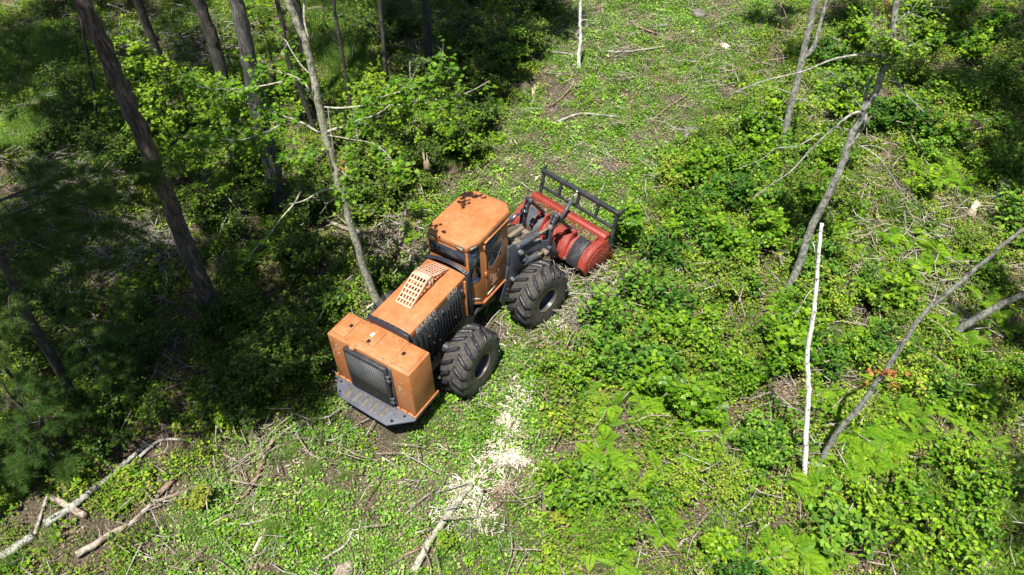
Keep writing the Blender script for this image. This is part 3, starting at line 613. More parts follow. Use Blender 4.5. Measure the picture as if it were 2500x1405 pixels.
m = MB(); m.prism([(1.30, 1.90), (1.62, 1.84), (1.60, 1.90), (1.34, 1.97)], -.44, -.18, 1); m.cyl((1.42, -.5, 1.72), (1.42, .5, 1.72), .05, 12); m.box((2.34, -.42, 1.12), (2.48, .42, 1.28)); m.box((1.9, .30, 1.15), (2.45, .41, 1.35)); m.box((1.15, -.42, 1.4), (1.3, .42, 1.85)); front('cross_tube', m, DIRTY, .01)
m = MB(); rr = np.random.default_rng(9)
for k in range(9):
    y = rr.uniform(-.30, .25); P = [(1.25, y, 1.55 + rr.normal(0, .06)), (1.6, y + rr.normal(0, .08), 1.50 + rr.normal(0, .1)), (2.0, y * .6 + rr.normal(0, .06), 1.35 + rr.normal(0, .08)), (2.5, y * .4 - .05, 1.30 + rr.normal(0, .1)), (3.0, -.1 + rr.normal(0, .1), 1.02)]
    m.tube(smoothline(P), .014, 7)
for k in range(4): P = [(2.75, -.38 + .03 * k, 1.45), (2.95, -.42, 1.62 + .03 * k), (3.1, -.36, 1.5), (3.05, -.22, 1.25), (2.9, -.2 + .03 * k, 1.15)]; m.tube(smoothline(P), .013, 7)
front('hydraulic_hose', m, plain('hose', (.10, .09, .075), .5))
# mulching head
body = [(3.02, .36), (2.97, .55), (3.06, .74), (3.24, .90), (3.52, .96), (3.78, .93), (3.86, .60), (3.9, .30), (3.5, .22)]
m = MB(); m.prism(body, -1.30, 1.30, 1); head = front('mulching_head', m, RED, .012)
def strip(prof, y0, y1, t, mtl, name, par=head):
    m = MB()
    for k in range(len(prof) - 1):
        (x0, z0), (x1, z1) = prof[k], prof[k + 1]; d_ = np.array([x1 - x0, z1 - z0]); d_ /= np.linalg.norm(d_); n_ = np.array([-d_[1], d_[0]]) * t
        m.add([(x0, y0, z0), (x0 + n_[0], y0, z0 + n_[1]), (x1 + n_[0], y0, z1 + n_[1]), (x1, y0, z1), (x0, y1, z0), (x0 + n_[0], y1, z0 + n_[1]), (x1 + n_[0], y1, z1 + n_[1]), (x1, y1, z1)],
              np.array([[0, 1, 2, 3], [7, 6, 5, 4], [0, 4, 5, 1], [1, 5, 6, 2], [2, 6, 7, 3], [3, 7, 4, 0]]))
    return front(name, m, mtl, .004, par)
sp = [(2.955, .42), (2.95, .58), (3.04, .76), (3.22, .925), (3.40, .985), (3.50, .99)]
strip([(x - .012, z + .01) for x, z in sp], -1.10, -.74, .012, BLACK, 'rotor_cover'); strip([(x - .012, z + .01) for x, z in sp], .40, 1.05, .012, GREY, 'rotor_cover')
strip([(x - .004, z + .004) for x, z in sp], -.60, -.10, .01, RED, 'rotor_cover')
m = MB(); m.tube([(3.45, -1.28, .42), (3.45, 1.28, .42)], .30, 20)
for k in range(60):
    t = k * 2.4; y = -1.25 + k * .042; m.box((3.45 + .30 * cos(t) - .03, y, .42 + .30 * sin(t) - .03), (3.45 + .30 * cos(t) + .03, y + .04, .42 + .30 * sin(t) + .03))
front('rotor', m, DIRTY, 0, head)
EP = [(2.93, .50), (3.0, .30), (3.10, .20), (3.20, .40), (3.50, .16), (3.9, .08), (4.10, .12), (4.23, .26), (4.22, .40), (4.08, .55), (3.98, .66), (3.86, .96), (3.70, 1.02), (3.48, .99), (3.26, .92), (3.04, .74)]
for s_ in (-1, 1):
    m = MB(); y0, y1 = sorted((s_ * 1.12, s_ * 1.30)); m.prism([(3.0, .36), (2.93, .52), (3.03, .74), (3.25, .93), (3.48, 1.0), (3.60, 1.0), (3.5, .8), (3.3, .5)], y0, y1, 1)
    y0, y1 = sorted((s_ * 1.30, s_ * 1.335)); m.prism(EP, y0, y1, 1); ep = front('end_plate', m, RED, .006, head)
    m = MB(); E2 = [(3.10, .40), (3.08, .62), (3.26, .80), (3.44, .90), (3.60, .86), (4.10, .52), (4.20, .36), (4.12, .22), (3.8, .22)]; y0, y1 = sorted((s_ * 1.336, s_ * 1.35)); m.prism(E2, y0, y1, 1)
    front('cover_plate', m, RED, .004, head)
    m = MB(); Eb = np.array(E2 + [E2[0]]); Eb = Eb + (np.array([3.6, .5]) - Eb) * .06
    for k in range(len(Eb) - 1):
        for t in (0, .5): q = Eb[k] * (1 - t) + Eb[k + 1] * t; m.cyl((q[0], s_ * 1.35, q[1]), (q[0], s_ * 1.362, q[1]), .012, 6)
    for q in ((3.6, .62), (3.68, .66), (3.76, .62), (3.68, .54)): m.cyl((q[0], s_ * 1.35, q[1]), (q[0], s_ * 1.362, q[1]), .014, 6)
    front('bolt', m, DIRTY, 0, head)
    m = MB(); m.prism([(3.45, .10), (4.18, .14), (4.26, .24), (4.22, .10), (4.0, .02), (3.5, .04)], *sorted((s_ * 1.27, s_ * 1.345)), 1); front('skid_shoe', m, DIRTY, .006, head)
    # brackets
    for yo in (.36, .60):
        m = MB(); y0, y1 = s_ * yo - .02, s_ * yo + .02; m.prism([(2.92, .44), (2.98, .40), (3.06, .46), (3.22, .80), (3.45, .94), (3.5, 1.10), (3.44, 1.18), (3.35, 1.18), (3.28, 1.10), (3.08, .85), (2.92, .56)], y0, y1, 1); bk = front('bracket', m, RED, .008, head)
    m = MB(); m.cyl((3.40, s_ * .32, 1.12), (3.40, s_ * .66, 1.12), .055, 14); m.cyl((2.98, s_ * .32, .50), (2.98, s_ * .67, .50), .055, 14); front('bracket_pin', m, RED, 0, head)
m = MB(); m.prism([(3.80, .86), (3.92, .96), (3.92, 1.10), (3.84, 1.12), (3.78, 1.08), (3.72, .86)], -1.30, 1.30, 1); m.prism([(3.925, .98), (4.02, 1.02), (4.02, 1.06), (3.925, 1.12)], -1.30, 1.30, 1)
for y in (-1.1, 1.1, .0): m.prism([(3.5, .96), (3.78, 1.04), (3.78, .93)], y - .012, y + .012, 1)
front('push_bar', m, RED, .006, head)
# mulch on the top of the head
m = MB(); rr = np.random.default_rng(11); n_ = 1500; P = np.stack([rr.uniform(3.48, 3.78, n_), rr.uniform(-1.1, 1.1, n_), rr.uniform(.97, 1.03, n_)], 1)
for p in P[:1300]:
    a_ = rr.uniform(0, pi); l_ = rr.uniform(.02, .13); d_ = np.array([cos(a_) * l_, sin(a_) * l_, rr.uniform(-.01, .03)]); w_ = rr.uniform(.0015, .006); s2 = np.array([-sin(a_) * w_, cos(a_) * w_, .004])
    m.add([p - d_ / 2 - s2, p - d_ / 2 + s2, p + d_ / 2 + s2, p + d_ / 2 - s2], np.array([[0, 1, 2, 3]]), 0, rr.random())
put_leaves(m, P[1000:] + (0, 0, .012), tilt(rr, 500, .6), rr.uniform(.015, .05, 500), SM, rr, 1)
ch = front('chipped_brush', m, [B_DEAD, L_SHRUB], 0, head); ch['kind'] = 'stuff'
# push guard
m = MB()
def bar(a, b, w_=.05, m=None, wy=None):
    a, b = np.array(a, float), np.array(b, float); d_ = (b - a) / np.linalg.norm(b - a); u_ = np.cross(d_, (1, 0, 0)); u_ /= np.linalg.norm(u_); v_ = np.cross(d_, u_); V = []
    for p in (a, b):
        for c in ((-1, -1), (1, -1), (1, 1), (-1, 1)): V.append(p + u_ * w_ * c[0] + v_ * w_ * c[1])
    m.add(V, np.array([[3, 2, 1, 0], [4, 5, 6, 7], [0, 1, 5, 4], [1, 2, 6, 5], [2, 3, 7, 6], [3, 0, 4, 7]]))
gt, gm, gb = (4.26, 1.62), (4.16, 1.17), (4.0, .62)
bar((gt[0], -1.34, gt[1]), (gt[0], 1.34, gt[1]), .055, m); bar((gm[0], -1.24, gm[1]), (gm[0], 1.24, gm[1]), .035, m)
for s_ in (-1, 1): bar((gb[0], s_ * 1.285, gb[1] - .05), (gm[0], s_ * 1.285, gm[1]), .042, m); bar((gm[0], s_ * 1.285, gm[1]), (gt[0], s_ * 1.285, gt[1] - .057), .042, m)
for y in (.64, .0, -.66): bar((gm[0], y, gm[1] + .036), (gt[0], y, gt[1] - .056), .036, m)
for s_ in (-1, 1): m.prism([(4.24, 1.69), (4.24, 1.52), (4.44, 1.60), (4.46, 1.68), (4.36, 1.70)], s_ * 1.36 - .02, s_ * 1.36 + .02, 1); m.prism([(3.9, .55), (4.06, .55), (4.1, .72), (3.96, .74)], *sorted((s_ * 1.337, s_ * 1.36)), 1)
front('push_guard', m, BLACK, .008)
m = MB(); a_, b_ = np.array((3.50, .02, 1.06)), np.array((4.16, .02, 1.66)); c_ = a_ + (b_ - a_) * .70; m.cyl(a_, c_, .05, 14); gc = front('guard_cylinder', m, GREY)
m = MB(); m.cyl(c_, b_, .024, 10); m.cyl(b_ - (0, .05, 0), b_ + (0, .05, 0), .045, 10); front('cylinder_rod', m, CHROME, 0, gc)
# ================================================================== VEGETATION
def noisy(P, amp, rng):
    P = np.array(P); P[1:-1] += rng.normal(0, amp, P[1:-1].shape); return P
def rad_from_px(P, wpx, n):
    b = n; d = np.array([np.linalg.norm(p - CC) for p in P]); return np.asarray(wpx) / 2 * d / CF
def stem_mesh(P, r0, r1, rng, sides=12, per=5, wob=.02, flare=0.0, rough=.04):
    L = smoothline(P, per); k = len(L); t = np.linspace(0, 1, k); R = r0 + (r1 - r0) * t
    if flare: R = R * (1 + flare * np.exp(-t * 22))
    wob = min(wob, r0 * .12); L = L + np.stack([rng.normal(0, wob, k), rng.normal(0, wob, k), np.zeros(k)], 1) * np.minimum(1, t * 5)[:, None]
    mb = MB(); mb.tube(L, R, sides, rough=rough, rng=rng); return mb, L
def leafy_twigs(mbw, mbl, line, rng, n_tw, tw_len, leaf, tpl, start=.25, flat=.35, droop=0.0, per=7, tw_r=.004, m=0, tintf=None):
    """twigs off a branch line, leaves along each twig"""
    L = np.asarray(line); k = len(L)
    for _ in range(n_tw):
        t = rng.uniform(start, 1) * (k - 1); i_ = min(int(t), k - 2); p = L[i_] + (L[i_ + 1] - L[i_]) * (t - i_); ax = L[i_ + 1] - L[i_]; ax /= np.linalg.norm(ax) + 1e-9
        d = rng.normal(0, 1, 3); d[2] *= flat; d = d + ax * .6; d /= np.linalg.norm(d); l_ = tw_len * rng.uniform(.5, 1.2)
        q = p + d * l_ + np.array([0, 0, -droop * l_]); mid = (p + q) / 2 + rng.normal(0, .03, 3); ln = smoothline([p, mid, q], 3)
        if mbw is not None: mbw.tube(ln, np.linspace(tw_r, tw_r * .4, len(ln)), 4)
        u = rng.uniform(.15, 1.05, per); P = p + (q - p) * u[:, None] + rng.normal(0, leaf * .45, (per, 3)) * np.array([1, 1, .6])
        put_leaves(mbl, P, tilt(rng, per, .38), rng.uniform(.65, 1.2, per) * leaf, tpl, rng, m, None if tintf is None else tintf(rng, per))

# ---- traced trees
def tree_from(name, label, cat, trunk_px, base_px, w0, w1, barkm, rng, branches=(), leafm=L_MAPLE, leaf=.085, crown=None, group=None, top=0.0, flare=.35, lean=0.0, sides=12, crown_tpl=MP):
    """trunk_px runs from foot to top; branches: (pixel list, width px, twigs, depth drift)"""
    w0, w1 = w0 * .78, w1 * .78; P = trace(trunk_px, base_px, lean); d0 = np.linalg.norm(P[0] - CC); r0 = w0 / 2 * d0 / CF; r1 = w1 / 2 * np.linalg.norm(P[-1] - CC) / CF
    P[0, 2] -= .12
    if top:
        dv = P[-1] - P[-2]; dv /= np.linalg.norm(dv); dv = dv * .6 + np.array([0, 0, .5]); P = np.vstack([P, P[-1] + dv * top * .5 / np.linalg.norm(dv), P[-1] + dv * top / np.linalg.norm(dv)]); r1 *= .7
    org = P[0] + (0, 0, .12); root = thing(name, label, cat, tuple(org), 0, group); P = P - org
    mb, L = stem_mesh(P, r0, r1, rng, sides, flare=flare); link('trunk', mb.mesh('trunk', barkm, True), root)
    mbl = MB(); nl = 0
    for br in branches:
        bp, wpx, ntw, off = br[:4]; B = trace(bp, base_px, 0.0); nn = np.array([B[0][0] - CC[0], B[0][1] - CC[1], 0]); nn /= np.linalg.norm(nn)
        B = B - org; # start on the trunk, drift in depth along the branch
        j_ = np.argmin(np.linalg.norm(L - B[0], axis=1)); B = B + (L[j_] - B[0]) * 0
        B = np.array([b + nn * off * i_ / max(1, len(B) - 1) for i_, b in enumerate(B)])
        Lb = smoothline(B, 4); r_ = wpx * .68 / 2 * d0 / CF; mbb = MB(); mbb.tube(Lb, np.linspace(r_, r_ * .3, len(Lb)), 7, rough=.05, rng=rng)
        if ntw:
            leafy_twigs(mbb, mbl, Lb, rng, int(ntw * 1.5), br[4] if len(br) > 4 else .45, leaf, crown_tpl, start=br[5] if len(br) > 5 else .3, droop=.15); nl += 1
        elif rng.random() < .9:
            for _ in range(3):
                t_ = rng.integers(len(Lb) // 3, len(Lb)); q = Lb[t_] + rng.normal(0, .16, 3); mbb.tube([Lb[t_], q], [r_ * .3, .002], 4)
        link('branch', mbb.mesh('branch', barkm, True), root)
    if crown is not None:
        for (cx, cy, cz, rx, rz_, n_) in crown:
            c = np.array([cx, cy, cz]) - org; crown_blob(mbl, c, rx, rz_, n_, rng, leaf * 1.5)
            nl += 1; mbx = MB(); mbx.tube(smoothline([L[-1], (L[-1] + c) / 2 + (0, 0, .5), c], 4), np.linspace(r1 * .6, .03, 9), 6); link('branch', mbx.mesh('branch', barkm, True), root)
    if nl: link('foliage', mbl.mesh('foliage', leafm), root)
    return root
def crown_blob(mbl, c, rx, rz_, n_, rng, leaf):
    """uneven crown: clumps of leaves through a volume, gaps between them"""
    c = np.array(c, float) - (0, 1.85, 0); k = max(6, n_ // 110); cl = rng.normal(0, 1, (k, 3)); cl /= np.linalg.norm(cl, axis=1)[:, None]; cl *= rng.uniform(.25, 1, (k, 1)) ** .6; cl *= (rx, rx, rz_)
    per = n_ // k
    for q in cl:
        P = c + q + rng.normal(0, 1, (per, 3)) * (rx * .17, rx * .17, rx * .07); put_leaves(mbl, P, tilt(rng, per, .45), rng.uniform(.7, 1.3, per) * leaf, SM, rng)

R1 = np.random.default_rng(21)
tree_from('pine_tree', 'thick brown pine trunk rising from dark undergrowth left of the machine to the top edge', 'tree',
          [(522, 772), (462, 615), (405, 480), (350, 345), (302, 232), (250, 112), (190, -20), (130, -160)], (522, 765), 46, 50, B_PINE, R1,
          [([(235, 60), (262, 72), (296, 80)], 4, 0, .3), ([(225, 22), (240, 70), (262, 100), (298, 128)], 5, 0, -.3), ([(215, 52), (203, 44)], 5, 0, .1), ([(252, 90), (262, 125), (280, 160), (296, 196)], 3, 0, -.2), ([(262, 10), (300, 20), (326, 24)], 5, 0, -.2)],
          L_NEEDLE, .09, crown=[(-3.0, 8.0, 19, 2.4, 1.6, 1500)], top=3.5)
tree_from('oak_tree', 'grey furrowed tree trunk standing midway between the thick brown pine and the slim lichened maple', 'tree',
          [(680, 505), (662, 400), (645, 320), (622, 235), (608, 150), (590, 60), (572, -15), (555, -120)], (680, 500), 47, 46, B_OAK, R1,
          [([(640, 300), (600, 325), (560, 335)], 5, 3, .4), ([(655, 385), (700, 360), (735, 352)], 5, 5, -.5)], L_MAPLE, .09, crown=[(3.2, 8.6, 17.5, 2.2, 1.5, 1300)], top=2.5)
tree_from('dark_tree', 'black shaded trunk at the top edge between the thick pine and the furrowed grey trunk', 'tree',
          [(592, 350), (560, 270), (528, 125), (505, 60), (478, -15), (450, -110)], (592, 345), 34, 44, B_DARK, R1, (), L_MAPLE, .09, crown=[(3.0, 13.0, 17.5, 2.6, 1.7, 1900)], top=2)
T4 = tree_from('maple_tree', 'slim pale lichened maple leaning left behind the hood, reaching the top edge', 'tree',
          [(930, 752), (903, 695), (872, 600), (832, 470), (815, 400), (792, 322), (772, 225), (748, 112), (722, 50), (700, -10), (680, -60)], (926, 745), 23, 19, B_MAPLE, R1,
          [([(792, 325), (815, 305), (850, 285), (868, 262), (905, 240), (935, 205)], 9, 10, -.8, .5),
           ([(792, 262), (830, 255), (880, 240), (910, 215), (960, 190), (1010, 165), (1050, 130), (1052, 85)], 6, 36, -1.0, .42, .35),
           ([(890, 250), (950, 246), (1010, 228), (1080, 205), (1130, 180), (1174, 142)], 6, 9, -.9, .35, .1),
           ([(940, 215), (985, 190), (1020, 195), (1065, 185)], 5, 22, -1.3, .38, .2),
           ([(780, 325), (735, 305), (700, 298), (655, 285), (620, 278)], 8, 16, .4, .5),
           ([(765, 245), (745, 210), (722, 203), (690, 200), (640, 195)], 6, 14, .5, .45),
           ([(810, 370), (790, 355), (765, 360), (730, 355), (690, 350)], 6, 16, -.6, .45),
           ([(815, 460), (790, 455), (760, 462), (735, 466), (700, 465)], 9, 0, -.5),
           ([(735, 466), (715, 485), (680, 510), (650, 535), (615, 555), (590, 575)], 6, 10, -.9, .4, .5),
           ([(795, 330), (850, 300), (900, 275), (945, 300)], 4, 14, -1.9, .3, .6),
           ([(822, 482), (805, 478), (788, 472)], 6, 0, -.4),
           ([(758, 182), (735, 165), (712, 135), (700, 120), (678, 120)], 5, 3, .5),
           ([(756, 110), (745, 60), (748, 10), (752, -40)], 8, 8, .5, .5, .6),
           ([(850, 285), (842, 330), (835, 380), (830, 430)], 3, 12, -1.0, .35),
           ([(690, 200), (620, 230), (560, 250), (500, 262), (450, 250)], 5, 34, 1.0, .55, .1),
           ([(700, 298), (640, 330), (580, 350), (520, 345), (460, 352)], 5, 34, .2, .55, .1),
           ([(820, 410), (850, 420), (860, 440)], 3, 7, -.5, .3)],
          L_MAPLE, .10)
m_ = MB(); B = trace([(812, 395), (835, 400), (840, 430), (828, 455)], (926, 745)); n_ = 16
o_ = np.array(T4.location)
for b in B - o_: put_leaves(m_, b + R1.normal(0, .09, (6, 3)), tilt(R1, 6, .5), R1.uniform(.07, .11, 6), MP, R1)
lr = link('turning_leaves', m_.mesh('turning_leaves', L_RED), T4); lr['label'] = 'cluster of orange and red leaves on the trunk'
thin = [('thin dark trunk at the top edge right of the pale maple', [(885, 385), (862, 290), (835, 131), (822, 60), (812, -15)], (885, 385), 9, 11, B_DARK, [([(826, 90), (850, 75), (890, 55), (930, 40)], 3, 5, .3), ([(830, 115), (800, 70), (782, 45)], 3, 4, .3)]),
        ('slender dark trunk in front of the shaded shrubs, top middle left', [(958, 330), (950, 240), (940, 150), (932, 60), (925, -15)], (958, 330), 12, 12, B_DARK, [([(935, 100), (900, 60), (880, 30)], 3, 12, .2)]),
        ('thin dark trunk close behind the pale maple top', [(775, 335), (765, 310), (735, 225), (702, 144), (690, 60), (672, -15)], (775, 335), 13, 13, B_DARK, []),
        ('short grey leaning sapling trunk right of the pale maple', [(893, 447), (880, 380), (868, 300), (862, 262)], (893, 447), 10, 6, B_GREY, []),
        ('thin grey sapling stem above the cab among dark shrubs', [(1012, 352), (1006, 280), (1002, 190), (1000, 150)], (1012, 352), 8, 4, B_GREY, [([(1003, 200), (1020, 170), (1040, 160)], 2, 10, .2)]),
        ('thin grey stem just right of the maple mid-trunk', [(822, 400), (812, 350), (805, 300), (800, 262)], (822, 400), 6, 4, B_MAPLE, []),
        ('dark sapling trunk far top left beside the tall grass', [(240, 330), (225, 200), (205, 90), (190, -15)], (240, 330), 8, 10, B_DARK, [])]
for lb, tp, bp_, w0, w1, bk, brs in thin: tree_from('sapling_tree', lb, 'tree', tp, bp_, w0, w1, bk, R1, brs, L_SHADE, .08, sides=8)
# left dark trunk under the pines, with the pine's own branches built further down
tree_from('birch_sapling', 'slim white sapling with a shredded foot at the top of the mulched lane', 'tree',
          [(1414, 168), (1413, 140), (1417, 100), (1416, 60), (1417, 10), (1418, -40)], (1414, 165), 11, 8, B_BIRCH, R1, [([(1416, 80), (1409, 84), (1405, 95)], 2, 0, .05), ([(1415, 52), (1428, 50), (1440, 54)], 2, 0, .1)], sides=10, flare=.8)
tree_from('twin_maple_tree', 'grey forked trunk whose two stems reach the top edge, right of the lane', 'tree',
          [(1903, 368), (1920, 305), (1940, 215), (1962, 128), (1975, 70), (1990, -10), (2000, -60)], (1903, 365), 20, 20, B_GREY, R1,
          [([(1955, 145), (1985, 120), (1998, 75), (2017, 5), (2024, -40)], 18, 0, .2), ([(1920, 300), (1880, 270), (1840, 262), (1800, 275)], 4, 22, -.5, .5), ([(1935, 230), (1890, 205), (1850, 190)], 4, 14, -.4, .5), ([(1930, 240), (1975, 250), (2020, 245)], 4, 18, .3, .5), ([(1915, 320), (1870, 330), (1820, 330), (1780, 320)], 4, 22, -.4, .5)], L_SHRUB, .10, crown=[(13.2, -2.6, 18.0, 1.5, 1.0, 380)], top=2, crown_tpl=OV)
tree_from('leaning_maple_tree', 'stout grey lichened trunk leaning right, left of the broken white birch', 'tree',
          [(1918, 716), (1950, 650), (1978, 562), (2022, 478), (2055, 400), (2078, 335), (2108, 268), (2138, 228), (2158, 165), (2176, 90), (2190, -10), (2196, -60)], (1920, 710), 22, 18, B_GREY, R1,
          [([(2160, 168), (2146, 135), (2125, 121), (2100, 117), (2040, 124), (1980, 145), (1920, 155), (1868, 165), (1800, 192)], 8, 0, -.8),
           ([(2104, 285), (2102, 266), (2088, 261), (2060, 275), (2000, 325), (1950, 375), (1905, 400), (1858, 430)], 9, 0, -1.0),
           ([(2000, 325), (1950, 348), (1900, 345), (1870, 362), (1812, 378)], 4, 0, -.6), ([(1925, 390), (1915, 410), (1905, 440)], 3, 0, -.2),
           ([(2168, 185), (2195, 198), (2215, 222), (2240, 240), (2262, 256)], 5, 0, -.3), ([(2095, 355), (2125, 362), (2160, 385), (2195, 430), (2220, 460), (2250, 478)], 4, 0, -.5),
           ([(2098, 357), (2130, 362), (2155, 380), (2175, 402)], 3, 0, .3), ([(2150, 145), (2135, 110), (2120, 70), (2100, 45)], 3, 0, .2), ([(2152, 140), (2132, 90), (2138, 30)], 3, 0, .1),
           ([(2112, 300), (2108, 255), (2118, 215), (2128, 200)], 14, 0, .3), ([(2075, 360), (2105, 320), (2140, 268)], 9, 0, .25),
           ([(2170, 120), (2200, 100), (2240, 90)], 4, 34, -.3, .5, 0), ([(2160, 170), (2185, 140), (2170, 100), (2160, 60)], 4, 40, -.4, .4, 0), ([(2182, 60), (2210, 40), (2250, 20)], 4, 34, .2, .5, 0),
           ([(2130, 235), (2085, 215), (2060, 190)], 3, 12, .5, .4, .2), ([(2100, 260), (2060, 230), (2020, 210), (1990, 215)], 4, 24, .8, .5, .2), ([(2085, 320), (2040, 330), (2010, 350)], 4, 16, .6, .4, .2)],
          L_SHRUB, .085, top=1.5, crown_tpl=OV)
tree_from('dead_birch_trunk', 'bright white broken birch stem standing upright, bare of branches', 'tree',
          [(1965, 1182), (1966, 1120), (1969, 1030), (1974, 950), (1971, 865), (1980, 800), (1990, 730), (1996, 650), (2004, 560), (2006, 546)], (1965, 1175), 15, 10, B_BIRCH, R1, [([(1992, 700), (1975, 712), (1960, 735), (1945, 755)], 2, 0, -.2), ([(1993, 640), (1985, 602), (1975, 602)], 2, 0, .1)], flare=.1, sides=12)
tree_from('leaning_grey_tree', 'long thin lichened stem leaning from the white birch foot to the right edge', 'tree',
          [(1994, 1140), (2042, 1060), (2092, 1000), (2142, 930), (2192, 860), (2250, 772), (2330, 702), (2402, 640), (2500, 560), (2580, 505)], (1996, 1132), 16, 8, B_GREY, R1, [([(2060, 1040), (2100, 1010), (2130, 980), (2150, 950)], 4, 0, .3)], flare=.1, top=1, crown=[(7.0, -15.0, 12.5, 1.5, .9, 300)])
m_ = MB(); o2 = bpy.data.objects['leaning_grey_tree']; B = trace([(2130, 915), (2165, 915), (2180, 930), (2165, 905)], (1996, 1132)) - np.array(o2.location)
for b in B: put_leaves(m_, b + R1.normal(0, .1, (7, 3)), tilt(R1, 7, .5), R1.uniform(.07, .10, 7), MP, R1)
link('turning_leaves', m_.mesh('turning_leaves', L_RED), o2)['label'] = 'red brown maple leaves at mid stem'
tree_from('grey_leaning_log', 'grey smooth trunk slanting out of the ferns at the right edge', 'tree', [(2308, 824), (2350, 800), (2400, 768), (2450, 742), (2520, 712), (2600, 680)], (2308, 822), 22, 13, B_GREY, R1, flare=0, sides=10)
tree_from('peeling_sapling', 'orange barked thin stem at the top edge above the leaning grey trunk', 'tree', [(2176, 62), (2172, 40), (2165, 10), (2160, -40)], (2230, 200), 13, 13, B_ORBARK, R1, flare=0, sides=8)
def stump(px, w_, h_, label, mt=B_BROWN):
    p = onG(*px); rng = np.random.default_rng(int(px[0])); root = thing('broken_stump', label, 'stump', tuple(p)); r_ = w_ / 2 * np.linalg.norm(p - CC) / CF; mb = MB()
    n = 14; a = np.arange(n) * 2 * pi / n; V = []
    for z, k in ((-.1, 1.5), (.08, 1.1), (h_ * .5, .95)): V += [(r_ * k * cos(t) * (1 + .12 * sin(3 * t)), r_ * k * sin(t), z) for t in a]
    V += [(r_ * .9 * cos(t), r_ * .9 * sin(t), h_ * rng.uniform(.55, 1)) for t in a]; V.append((0, 0, h_ * .45)); F = []
    for q in range(3):
        F += [[q * n + i_, q * n + (i_ + 1) % n, (q + 1) * n + (i_ + 1) % n, (q + 1) * n + i_] for i_ in range(n)]
    mb.add(V, [np.array(F), np.array([[3 * n + i_, 3 * n + (i_ + 1) % n, 4 * n] for i_ in range(n)])]); link('trunk', mb.mesh('trunk', mt), root)
    mb = MB()
    for q in range(9):
        t = rng.uniform(0, 2 * pi); s0 = np.array([r_ * .7 * cos(t), r_ * .7 * sin(t), h_ * .5]); mb.tube([s0, s0 + (rng.normal(0, .03), rng.normal(0, .03), h_ * rng.uniform(.3, .75))], [r_ * .22, .003], 4)
    link('splinters', mb.mesh('splinters', B_SPLINT), root)
stump((1046, 445), 15, 1.0, 'tall splintered brown stump above the cab among green shrubs')
stump((325, 575), 30, .45, 'weathered low stump with dead roots left of the thick pine trunk', B_DEAD)
stump((1303, 240), 9, .45, 'pale snapped stub beside the brown bare patch left of the lane', B_SPLINT)
stump((340, 500), 10, .8, 'thin pale broken stub left of the thick pine trunk', B_DEAD)
stump((2372, 520), 14, .4, 'small white splintered stump among leaves near the right edge', B_SPLINT)
B_ROCK = bark('dull_stone', (.07, .065, .055), (.13, .12, .10), (.22, .20, .17), (6, 6, 6))
# ---- boulders and root mound
def rock(px, s_, label, name='boulder', cat='boulder', mt=B_STONE, sq=.55, sink=.3):
    p = onG(*px); rng = np.random.default_rng(int(px[0] + px[1])); n1, n2 = 10, 14; V = []; F = []
    ph = rng.uniform(0, 6, 6)
    for i_ in range(n1 + 1):
        for j_ in range(n2):
            th, f_ = pi * i_ / n1, 2 * pi * j_ / n2; r_ = s_ * (1 + .14 * sin(2 * f_ + ph[0]) * sin(th) + .10 * sin(3 * th + ph[1]) + .08 * cos(5 * f_ + 2 * th + ph[2]) * sin(th) + rng.normal(0, .025) * sin(th)); V.append((r_ * sin(th) * cos(f_), r_ * sin(th) * sin(f_) * .8, r_ * cos(th) * sq))
    for i_ in range(n1):
        for j_ in range(n2): F.append([i_ * n2 + j_, (i_ + 1) * n2 + j_, (i_ + 1) * n2 + (j_ + 1) % n2, i_ * n2 + (j_ + 1) % n2])
    mb = MB(); mb.add(V, np.array(F)); o = link(name, mb.mesh(name, mt), None, (p[0], p[1], p[2] + s_ * sq * (1 - sink) * .6), (0, 0, rng.uniform(0, 6))); tag(o, label, cat); return o
rock((1705, 40), .33, 'round grey boulder in the mulched lane near the top edge', mt=B_ROCK)
rock((1650, 660), .33, 'flat pale grey boulder in the leaves right of the mulching head', sq=.35)
rock((1690, 340), .42, 'grey boulder half in shade at the right edge of the lane', sq=.5, mt=B_ROCK)
rock((838, 1398), .24, 'tan cut stump top at the bottom edge below the machine', 'weathered_stump', 'stump', B_DEAD, .35)
rock((1770, 115), .22, 'pale torn stump at the right side of the lane near the top', 'torn_stump', 'stump', B_SPLINT, .5)
rock((1275, 222), .34, 'brown earth covered root mound left of the lane beside dark shrubs', 'root_mound', 'root mound', SOIL, .55)
rock((420, 668), .62, 'brown root mound in shade left of the thick pine foot', 'root_mound', 'root mound', SOIL, .25)
